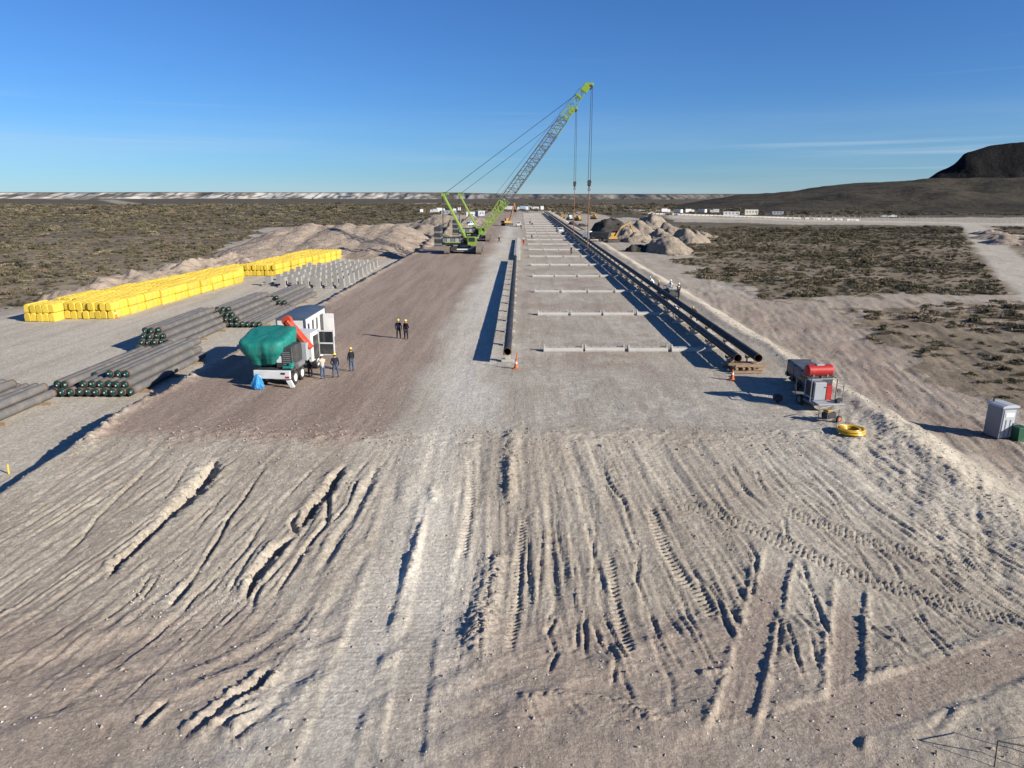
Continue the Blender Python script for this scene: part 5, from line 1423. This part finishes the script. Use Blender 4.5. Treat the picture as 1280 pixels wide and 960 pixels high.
def body_mesh(pose):
    """skeleton -> one continuous skinned surface; 0 jacket 1 trousers 2 skin 3 boots"""
    V = []; E = []; RD = []; BM = []
    def j(p, r, par=None, m=0):
        V.append(Vector(p)); RD.append(r); i = len(V) - 1
        if par is not None: E.append((par, i)); BM.append(m)
        return i
    lean, crouch, spread, arm = pose['lean'], pose.get('crouch', 0), pose.get('spread', .14), pose['arm']
    hz = .95 - crouch * .5; hy = -crouch * .12
    pel = j((0, hy, hz), (.155, .115))
    def up(t): return (0, hy + math.sin(lean) * t, hz + math.cos(lean) * t)
    wst = j(up(.16), (.145, .11), pel, 0); chs = j(up(.36), (.185, .13), wst, 0); shd = j(up(.50), (.13, .10), chs, 0)
    nk = j(up(.58), (.060, .062), shd, 2)
    hd = pose.get('nod', 0)
    def hp_(t, f=0): u = up(.58); a = lean * .5 + hd; return (u[0], u[1] + math.sin(a) * t + math.cos(a) * f, u[2] + math.cos(a) * t - math.sin(a) * f)
    h1 = j(hp_(.09, .015), (.072, .082), nk, 2); h2 = j(hp_(.17, .01), (.082, .098), h1, 2); h3 = j(hp_(.245, .0), (.062, .075), h2, 2)
    j(hp_(.125, .115), (.016, .018), h1, 2)
    for s in (-1, 1):
        j((s * .088, hp_(.14)[1], hp_(.14)[2]), (.014, .025), h2, 2)
        sp = up(.47); so = j((s * .20, sp[1], sp[2]), (.070, .070), shd, 0)
        a, b_ = arm[0 if s < 0 else 1]
        el = Vector((s * (.20 + .05 + math.sin(a[1]) * .2), sp[1] + math.sin(a[0]) * .29, sp[2] - math.cos(a[0]) * .29)); e = j(el, (.050, .050), so, 0)
        wr = el + Vector((-s * b_[1] * .22, math.sin(b_[0]) * .25, -math.cos(b_[0]) * .25)); w = j(wr, (.033, .036), e, 0)
        dr = (wr - el).normalized(); pm = wr + dr * .075; pal = j(pm, (.022, .038), w, 2)
        fw = Vector((0, 1, 0)) if abs(dr.y) < .7 else Vector((0, 0, 1)); fw = (fw - dr * fw.dot(dr)).normalized()
        nrm = dr.cross(fw)
        for q, ln in ((-.033, .062), (-.011, .078), (.011, .083), (.033, .074)):
            k1 = pm + dr * (.03 + ln * .4) + fw * q; k2 = pm + dr * (.03 + ln * .8) + fw * q - nrm * s * .022
            f1 = j(k1, (.0095, .0095), pal, 2); j(k2, (.008, .008), f1, 2)
        th = j(wr + dr * .05 + fw * .045, (.011, .011), pal, 2); j(wr + dr * .085 + fw * .062, (.009, .009), th, 2)
        st = pose.get('stride', 0) * s
        hip = j((s * .10, hy, hz - .07), (.095, .10), pel, 1)
        ky = hy + st * .22 + crouch * .62; kz = .50 if crouch == 0 else .50 + crouch * .05
        kn = j((s * (spread + crouch * .12), ky + .02, kz), (.068, .07), hip, 1)
        an = j((s * (spread + .01), hy * 0 + st * .34 + crouch * .06, .10), (.046, .048), kn, 1)
        hl = j((s * (spread + .012), an and (st * .34 + crouch * .06) + .02, .055), (.048, .050), an, 3)
        j((s * (spread + .03), st * .34 + crouch * .06 + .16, .04), (.046, .034), hl, 3)
    me = bpy.data.meshes.new('body'); me.from_pydata(V, E, [])
    o = bpy.data.objects.new('tmp_body', me); COL.objects.link(o)
    o.modifiers.new('skin', 'SKIN'); sb_ = o.modifiers.new('sub', 'SUBSURF'); sb_.levels = sb_.render_levels = 1
    if not me.skin_vertices: me.attributes  # layer is made by the modifier
    sv = me.skin_vertices[0].data
    for i, r in enumerate(RD): sv[i].radius = (r[0] * 1.12, r[1] * 1.12) if r[0] > .03 else r; sv[i].use_root = (i == 0)
    bpy.context.view_layer.update()
    dg = bpy.context.evaluated_depsgraph_get(); ev = o.evaluated_get(dg)
    res = bpy.data.meshes.new_from_object(ev); bpy.data.objects.remove(o)
    A = np.array([V[a] for a, b_ in E]); B = np.array([V[b_] for a, b_ in E]); Mx = np.array(BM)
    co = np.array([p.center for p in res.polygons]); D = B - A; LL = (D * D).sum(1) + 1e-9
    t_ = np.clip(((co[:, None, :] - A[None]) * D[None]).sum(-1) / LL[None], 0, 1)
    dist = np.linalg.norm(co[:, None, :] - A[None] - t_[..., None] * D[None], axis=-1)
    own = np.array([max(RD[a][0], RD[b_][0]) for a, b_ in E])
    res.polygons.foreach_set('material_index', Mx[np.argmin(dist - own[None] * .6, 1)].astype(np.int32))
    res.polygons.foreach_set('use_smooth', [True] * len(res.polygons))
    top = Vector(hp_(.20)); tilt = lean * .5 + hd
    return res, top, tilt
A0 = ((0.05, .1), (.15, .05)); A1 = ((.5, .1), (1.3, .35)); A2 = ((.75, .1), (1.1, .1)); A3 = ((-.1, .35), (.75, .75))
POSES = {'stand': dict(lean=.03, arm=(A0, A0)), 'hips': dict(lean=.02, arm=(A3, A0), spread=.17), 'fold': dict(lean=.06, arm=(A1, A1), spread=.12, nod=.15),
         'walk': dict(lean=.08, arm=(A0, A1), stride=.8), 'bend': dict(lean=.75, arm=(A2, A2), spread=.16, nod=.2), 'crouch': dict(lean=.5, arm=(A2, A1), crouch=.8, nod=.2)}
BODY = {k_: body_mesh(v) for k_, v in POSES.items()}
def person(p, rz, pose, jacket, trousers, hat, label, z=None):
    src, top, tilt = BODY[pose]; me = src.copy()
    for m_ in (jacket, trousers, SKIN, BOOT): me.materials.append(m_)
    t = thing('person', label, 'person', (p[0], p[1], gz(p[0], p[1]) + .0 if z is None else z), rz)
    obj('body', me, t)
    q = Matrix.Rotation(-tilt, 3, 'X')
    b = MB(); b.ball((0, 0, 0), (.118, .135, .11), 14, 8); b.v = [(x, y, max(z_, -.012)) for x, y, z_ in b.v]
    b.cyl((0, .012, -.016), (0, .012, .0), .142, .138, 16); b.box((0, .02, .085), (.03, .2, .04), 0, .012); b.box((0, .15, -.01), (.17, .07, .014), 0, .005)
    b.v = [tuple(q @ Vector(v_) + top + Vector((0, 0, .018))) for v_ in b.v]
    b.build('helmet' if hat in (HATY, HATW) else 'hood', [hat], t, True)
    b = MB(); b.ball((0, -.02, -.05), (.092, .10, .10), 12, 7); b.v = [tuple(q @ Vector((x, min(y, .03), z_)) + top) for x, y, z_ in b.v]
    b.build('hair', [HAIR], t, True)
    b = MB()
    for sx in (-.033, .033): b.ball((sx, .098, -.058), (.013, .008, .009), 8, 5)
    b.v = [tuple(q @ Vector(v_) + top) for v_ in b.v]; b.build('eyes', [BLKC], t, True)
    b = MB(); b.box((0, .098, -.135), (.045, .012, .010), 0, .003); b.v = [tuple(q @ Vector(v_) + top) for v_ in b.v]; b.build('mouth', [mat('lips', (.25, .10, .08), .6)], t)
def who(px, py, *a): p = on(px, py); person(p, *a)
who(498.5, 423, 3.3, 'stand', NAVY, BLKC, HATY, 'person in dark clothes and yellow helmet, left of the pair on the brown road')
who(508, 424, 2.6, 'hips', BLKC, NAVY, HATY, 'person in dark clothes and yellow helmet, right of the pair on the brown road')
who(440, 464, .9, 'stand', BLKC, JEAN, HATY, 'person in black jacket and jeans standing farthest right of the truck group')
who(420, 472, .5, 'hips', NAVY, JEAN, HATY, 'person in navy jacket and jeans with feet apart in the truck group')
who(404, 474, .7, 'fold', BEIG, JEAN, HATW, 'person in beige jacket and jeans facing the truck')
who(388.5, 471, 1.2, 'bend', BLKC, BLKC, HATY, 'person in black bending at the truck wheel under a yellow helmet')
who(400, 455, 1.4, 'stand', NAVY, NAVY, HATY, 'person in navy beside the cab with a yellow helmet')
who(396, 451, 2.0, 'stand', NAVY, JEAN, HATW, 'person with a white helmet at the open cab door')
who(624, 303.5, 2.2, 'walk', BLKC, BLKC, HATY, 'person in black walking right of the first crane')
who(654.5, 307, 2.9, 'stand', REDC, REDC, HATW, 'person in red overalls by the white concrete row')
who(665, 300, 1.0, 'walk', NAVY, BLKC, HATY, 'dark-clothed person beside a near sleeper row behind the red overalls')
who(662.5, 281, .4, 'stand', BLKC, NAVY, HATY, 'distant dark-clothed person on the sleepers, standing')
who(665.5, 281.5, 2.0, 'crouch', BLKC, NAVY, HATW, 'distant dark-clothed person on the sleepers, crouching')
who(651.5, 286.5, 2.0, 'stand', BLKC, BLKC, HATW, 'dark-clothed person at the end of the white concrete row')
who(714, 318, 2.0, 'stand', NAVY, NAVY, HATY, 'person in navy at the tip of the right pipe shadows')
def at_x(x, py): 
    p = on(900, py); return (x, p.y)
person(at_x(20.3, 386), 2.0, 'walk', WHTC, WHTC, WHTC, 'person in white hooded coveralls standing right of the outer pipe')
person(at_x(18.9, 379), 1.6, 'bend', WHTC, WHTC, WHTC, 'person in white coveralls bending over the outer pipe')
person(at_x(16.93, 397), .3, 'crouch', WHTC, WHTC, WHTC, 'person in white coveralls crouching between the two pipes')
person(at_x(18.5, 403), 1.5, 'bend', BLKC, NAVY, HATY, 'dark-clothed person bending beside the outer pipe in front of the white coveralls')
person((19.9, cp_.y - 2.0), 1.4, 'fold', NAVY, BLKC, HATW, 'dark-clothed person in white helmet at the welding unit')
person((20.6, cp_.y + 1.2), 2.2, 'stand', BLKC, BLKC, HATW, 'person in black with a white helmet behind the welding unit')
person((18.45, cp_.y + 3.6), 1.0, 'stand', BLKC, NAVY, HATY, 'person in black at the far side of the welding unit')

# ================================================================== shrubs
def shrub_mesh(seed, n=150, h=.75, w=1.0, dark=True):
    rnd = random.Random(seed); v = []; f = []; mi = []
    lobes = [(rnd.uniform(-.55, .55) * w, rnd.uniform(-.55, .55) * w, rnd.uniform(.3, .75) * h, rnd.uniform(.25, .5)) for _ in range(7)]
    for i in range(14):                       # stems
        lx, ly, lz, lr = rnd.choice(lobes); a = len(v); r_ = .014
        p = Vector((rnd.uniform(-.1, .1), rnd.uniform(-.1, .1), 0)); q_ = Vector((lx, ly, lz)); s_ = Vector((rnd.uniform(-1, 1), rnd.uniform(-1, 1), 0)).normalized() * r_
        v += [p - s_ * 1.6, p + s_ * 1.6, q_ + s_ * .6, q_ - s_ * .6]; f.append((a, a + 1, a + 2, a + 3)); mi.append(1)
    for i in range(n):
        lx, ly, lz, lr = rnd.choice(lobes)
        d = Vector((rnd.gauss(0, 1), rnd.gauss(0, 1), rnd.gauss(0, .6))).normalized() * (lr * rnd.uniform(.45, 1.05))
        c = Vector((lx + d.x * w, ly + d.y * w, max(.03, lz + d.z * h * .9)))
        o_ = (d + Vector((0, 0, .35)) + Vector((rnd.uniform(-.6, .6), rnd.uniform(-.6, .6), rnd.uniform(-.5, .5)))).normalized()
        t_ = o_.cross(Vector((rnd.uniform(-1, 1), rnd.uniform(-1, 1), rnd.uniform(-1, 1)))).normalized()
        l_, w_ = rnd.uniform(.08, .20), rnd.uniform(.025, .06); a = len(v)
        v += [c - t_ * w_ - o_ * l_ * .5, c + t_ * w_ - o_ * l_ * .5, c + t_ * w_ * .7 + o_ * l_ * .5, c - t_ * w_ * .5 + o_ * l_ * .6]; f.append((a, a + 1, a + 2, a + 3)); mi.append(0)
    return v, f, mi
def leafm(name, c): return mat(name, c, .9, 0, .35, 2.5, 0, 0, .1)
LEAF = [leafm('grey_green_leaf', (.132, .114, .074)), leafm('olive_leaf', (.105, .098, .056)), leafm('dry_brown_leaf', (.185, .148, .10)), leafm('straw_leaf', (.25, .208, .135)), leafm('dark_leaf', (.066, .062, .043))]
TWIG = mat('twig', (.13, .10, .075), .9)
SH = []
for i, (c, h_, w_, n_) in enumerate([(0, .6, 1.0, 230), (1, .7, .9, 220), (2, .42, 1.05, 200), (3, .32, .95, 180), (4, .6, 1.1, 240), (0, .45, 1.25, 230), (2, .5, .8, 180)]):
    v, f, mi = shrub_mesh(300 + i, n_, h_, w_); crown = bpy.data.meshes.new('crown'); stems = bpy.data.meshes.new('stem')
    ff = [q for q, m_ in zip(f, mi) if m_ == 0]; fs = [q for q, m_ in zip(f, mi) if m_ == 1]
    ns = 14 * 4
    crown.from_pydata(v[ns:], [], [tuple(x - ns for x in q) for q in ff]); stems.from_pydata(v[:ns], [], fs)
    crown.materials.append(LEAF[c]); stems.materials.append(TWIG)
    whole = bpy.data.meshes.new('shrub_whole'); whole.from_pydata(v, [], f); whole.materials.append(LEAF[c]); whole.materials.append(TWIG); whole.polygons.foreach_set('material_index', mi)
    SH.append((crown, stems, whole))
rng = np.random.default_rng(5)
def in_view(x, y, z=-2.0):
    d = CAM_R.transposed() @ Vector((x, y, z - CAM_H)); 
    return -1.15 < d.x / -d.z * FPX / 640 < 1.15
pts = []
LTRACK = PG([(1212, 280), (1238, 306), (1280, 345), (1400, 430)])
def scatter(poly, dens, ymin, ymax, smin, smax):
    a = np.array(poly); x0, x1 = max(a[:, 0].min(), -ymax * 1.05), min(a[:, 0].max(), ymax * 1.05); y0, y1 = max(a[:, 1].min(), ymin), min(a[:, 1].max(), ymax)
    if y1 <= y0: return
    n = int((x1 - x0) * (y1 - y0) * dens); x = rng.uniform(x0, x1, n); y = rng.uniform(y0, y1, n)
    wx = x + fbm(x * .09, y * .09, 4, 141) * 9; wy = y + fbm(x * .09, y * .09, 4, 151) * 9
    cl = fbm(x * .06, y * .06, 3, 211) + fbm(x * .25, y * .25, 2, 213) * .6
    k_ = (seg_dist(x, y, LTRACK)[0] > 5.5) & in_poly(wx, wy, poly) & (cl + rng.uniform(-.8, .8, n) > -.30) & (np.abs(x) < (y + 6) * .95)
    z = macro(x[k_], y[k_]) + relief(x[k_], y[k_]) * (y[k_] < 420)
    for a_, b_, c_, d_ in zip(x[k_], y[k_], z, rng.uniform(smin, smax, k_.sum()) * (.75 + .45 * (cl[k_] > .12)) * np.where(rng.uniform(0, 1, k_.sum()) > .9, 1.7, 1)): pts.append((a_, b_, c_, d_))
scatter(SCRUB_R2, .34, 30, 130, .35, 1.1)
scatter(SCRUB_R1, .55, 60, 330, .35, 1.2)
scatter(SCRUB_L, .40, 70, 230, .35, 1.2)
scatter(SCRUB_L, .11, 230, 520, .7, 1.7)
scatter(SCRUB_R3, .1, 60, 400, .6, 1.4)
FARP = [(-900, 500), (900, 500), (1500, 1000), (-1500, 1000)]
scatter(FARP, .018, 500, 1000, 1.5, 3.4)
# loose strays on the bare ground right of the bank
for px, py, s_ in [(1162, 392, 1.5), (1200, 388, 1.3), (1085, 397, 1.2), (1092, 390, 1.1), (1150, 402, 1.4), (1190, 408, 1.2), (1225, 415, 1.3), (1262, 396, 1.8), (1275, 415, 1.5), (1250, 380, 1.6), (1225, 384, 1.5), (1215, 470, .7), (1255, 497, .9), (1240, 450, 1.1), (1270, 455, 1.0), (1175, 430, .9)]:
    p = on(px, py); pts.append((p.x, p.y, p.z, s_))
pts.sort(key=lambda t_: math.hypot(t_[0], t_[1]) / t_[3])
SID = 0
def side_label(x, y, k_):
    kinds = ['grey-green', 'olive green', 'dry brown', 'straw-coloured', 'dark green', 'spreading grey-green', 'small brown']
    where = 'right of the pipeline bank' if x > 0 else 'left beyond the yellow blocks'
    return 'low %s desert shrub in the scrub %s' % (kinds[k_], where)
rest = []
for p in pts:
    if SID < 300 and in_view(p[0], p[1], p[2]):
        k_ = random.choices(range(7), (5, 3, 5, 5, 3, 4, 4))[0]
        lb = side_label(p[0], p[1], k_); t = thing('desert_shrub', lb, 'shrub', (p[0], p[1], p[2] - .03), random.uniform(0, 6.28), lb.replace('low ', '').replace('shrub', 'shrubs'))
        s_ = p[3]; t.scale = (s_, s_, s_ * random.uniform(.5, .95))
        obj('crown', SH[k_][0], t); obj('stem', SH[k_][1], t); SID += 1
    else: rest.append(p)
# the rest of the scrub as one mass of instances
pc = bpy.data.collections.new('shrub_kinds')
for k_, s_ in enumerate(SH): pc.objects.link(bpy.data.objects.new('shrub_kind', s_[2]))
me = bpy.data.meshes.new('scrub'); me.from_pydata([(a, b_, c_ - .04) for a, b_, c_, d_ in rest], [], [])
at = me.attributes.new('size', 'FLOAT', 'POINT'); at.data.foreach_set('value', [d_ for *_, d_ in rest])
so_ = obj('scrub_cover', me); so_['kind'] = 'stuff'; tag(so_, 'mass of low dark desert scrub covering the plain', 'scrub')
ng_ = bpy.data.node_groups.new('scatter_scrub', 'GeometryNodeTree')
ng_.interface.new_socket('Geometry', in_out='INPUT', socket_type='NodeSocketGeometry'); ng_.interface.new_socket('Geometry', in_out='OUTPUT', socket_type='NodeSocketGeometry')
gi, go = ng_.nodes.new('NodeGroupInput'), ng_.nodes.new('NodeGroupOutput')
ip, ci = ng_.nodes.new('GeometryNodeInstanceOnPoints'), ng_.nodes.new('GeometryNodeCollectionInfo')
ci.inputs['Collection'].default_value = pc; ci.inputs['Separate Children'].default_value = True; ci.inputs['Reset Children'].default_value = True
na = ng_.nodes.new('GeometryNodeInputNamedAttribute'); na.data_type = 'FLOAT'; na.inputs['Name'].default_value = 'size'
rv = ng_.nodes.new('FunctionNodeRandomValue'); rv.data_type = 'FLOAT_VECTOR'; rv.inputs[0].default_value = (0, 0, 0); rv.inputs[1].default_value = (.05, .05, 6.28)
lk = ng_.links.new
lk(gi.outputs[0], ip.inputs['Points']); lk(ci.outputs[0], ip.inputs['Instance']); ip.inputs['Pick Instance'].default_value = True
ri = ng_.nodes.new('FunctionNodeRandomValue'); ri.data_type = 'INT'; ri.inputs[4].default_value = 0; ri.inputs[5].default_value = 6; lk(ri.outputs[2], ip.inputs['Instance Index'])
lk(rv.outputs[0], ip.inputs['Rotation']); lk(na.outputs[0], ip.inputs['Scale']); lk(ip.outputs[0], go.inputs[0])
so_.modifiers.new('scatter', 'NODES').node_group = ng_
print('shrubs', SID, len(rest), 'yellow', ycount)

# ================================================================== loose stones and clods
def stones(name, label, pts_, smin, smax, m, seed):
    rnd = random.Random(seed); b = MB()
    P = [(1, 0, 0), (-1, 0, 0), (0, 1, 0), (0, -1, 0), (0, 0, 1), (0, 0, -1)]; F = [(0, 2, 4), (2, 1, 4), (1, 3, 4), (3, 0, 4), (2, 0, 5), (1, 2, 5), (3, 1, 5), (0, 3, 5)]
    xs = np.array([p[0] for p in pts_]); ys = np.array([p[1] for p in pts_]); zs = macro(xs, ys) + relief(xs, ys)
    for x, y, z in zip(xs, ys, zs):
        s_ = smin + (smax - smin) * rnd.random() ** 3; a = rnd.uniform(0, 6.28); c_, d_ = math.cos(a), math.sin(a)
        vv = []
        for p in P:
            q_ = [p[0] * rnd.uniform(.7, 1.2) + rnd.uniform(-.2, .2), p[1] * rnd.uniform(.5, 1.1) + rnd.uniform(-.2, .2), p[2] * rnd.uniform(.4, .8)]
            vv.append((x + (q_[0] * c_ - q_[1] * d_) * s_, y + (q_[0] * d_ + q_[1] * c_) * s_, z + s_ * .25 + q_[2] * s_))
        b.add(vv, F)
    o = obj(name, None); bpy.data.objects.remove(o)
    me = bpy.data.meshes.new(name); me.from_pydata(b.v, [], b.f); me.materials.append(m); me.update()
    o = obj(name, me); o['kind'] = 'stuff'; return tag(o, label, 'stones')
STN = mat('pale_stone', (.52, .48, .42), .9, 0, .3, .8, .2); CLD = mat('soil_clod', (.34, .28, .225), .95, 0, .25, .8)
P1 = []
for _ in range(420):
    p = on(rng.uniform(160, 300), 745 + rng.normal(0, 22)); P1.append((p.x, p.y))
P1 += list(zip(rng.uniform(-16, 20, 700), rng.uniform(15, 37, 700)))
P1 += list(zip(rng.uniform(-20, 22, 2600), 14 + 26 * rng.uniform(0, 1, 2600) ** 1.3))
stones('pale_stones', 'small pale stones scattered over the near dirt', P1, .010, .055, STN, 1)
P2 = []
P2 += list(zip(rng.normal(22.3, 1.2, 900), rng.uniform(24, 80, 900)))
P2 += list(zip(rng.normal(24.8, 1.5, 700), rng.uniform(26, 70, 700)))
P2 += list(zip(rng.normal(-24.3, .7, 500), rng.uniform(31, 80, 500)))
P2 += list(zip(rng.uniform(-22, 21, 900), rng.normal(36.3, 1.0, 900)))
ridge_w = W2(RIDGES[1][0]) + W2(RIDGES[0][0])
for _ in range(220):
    k_ = random.randrange(len(ridge_w) - 1); a, c_ = ridge_w[k_], ridge_w[k_ + 1]; t_ = random.random()
    if math.hypot(a[0] - c_[0], a[1] - c_[1]) < 7: P2.append((a[0] + (c_[0] - a[0]) * t_ + random.gauss(0, .3), a[1] + (c_[1] - a[1]) * t_))
P2 += list(zip(rng.uniform(26, 44, 1600), rng.uniform(42, 95, 1600)))
P2 += list(zip(rng.uniform(-18, 24, 1500), rng.uniform(14, 38, 1500)))
stones('soil_clods', 'loose crumbling soil clods along the banks and ridges', P2, .018, .095, CLD, 2)
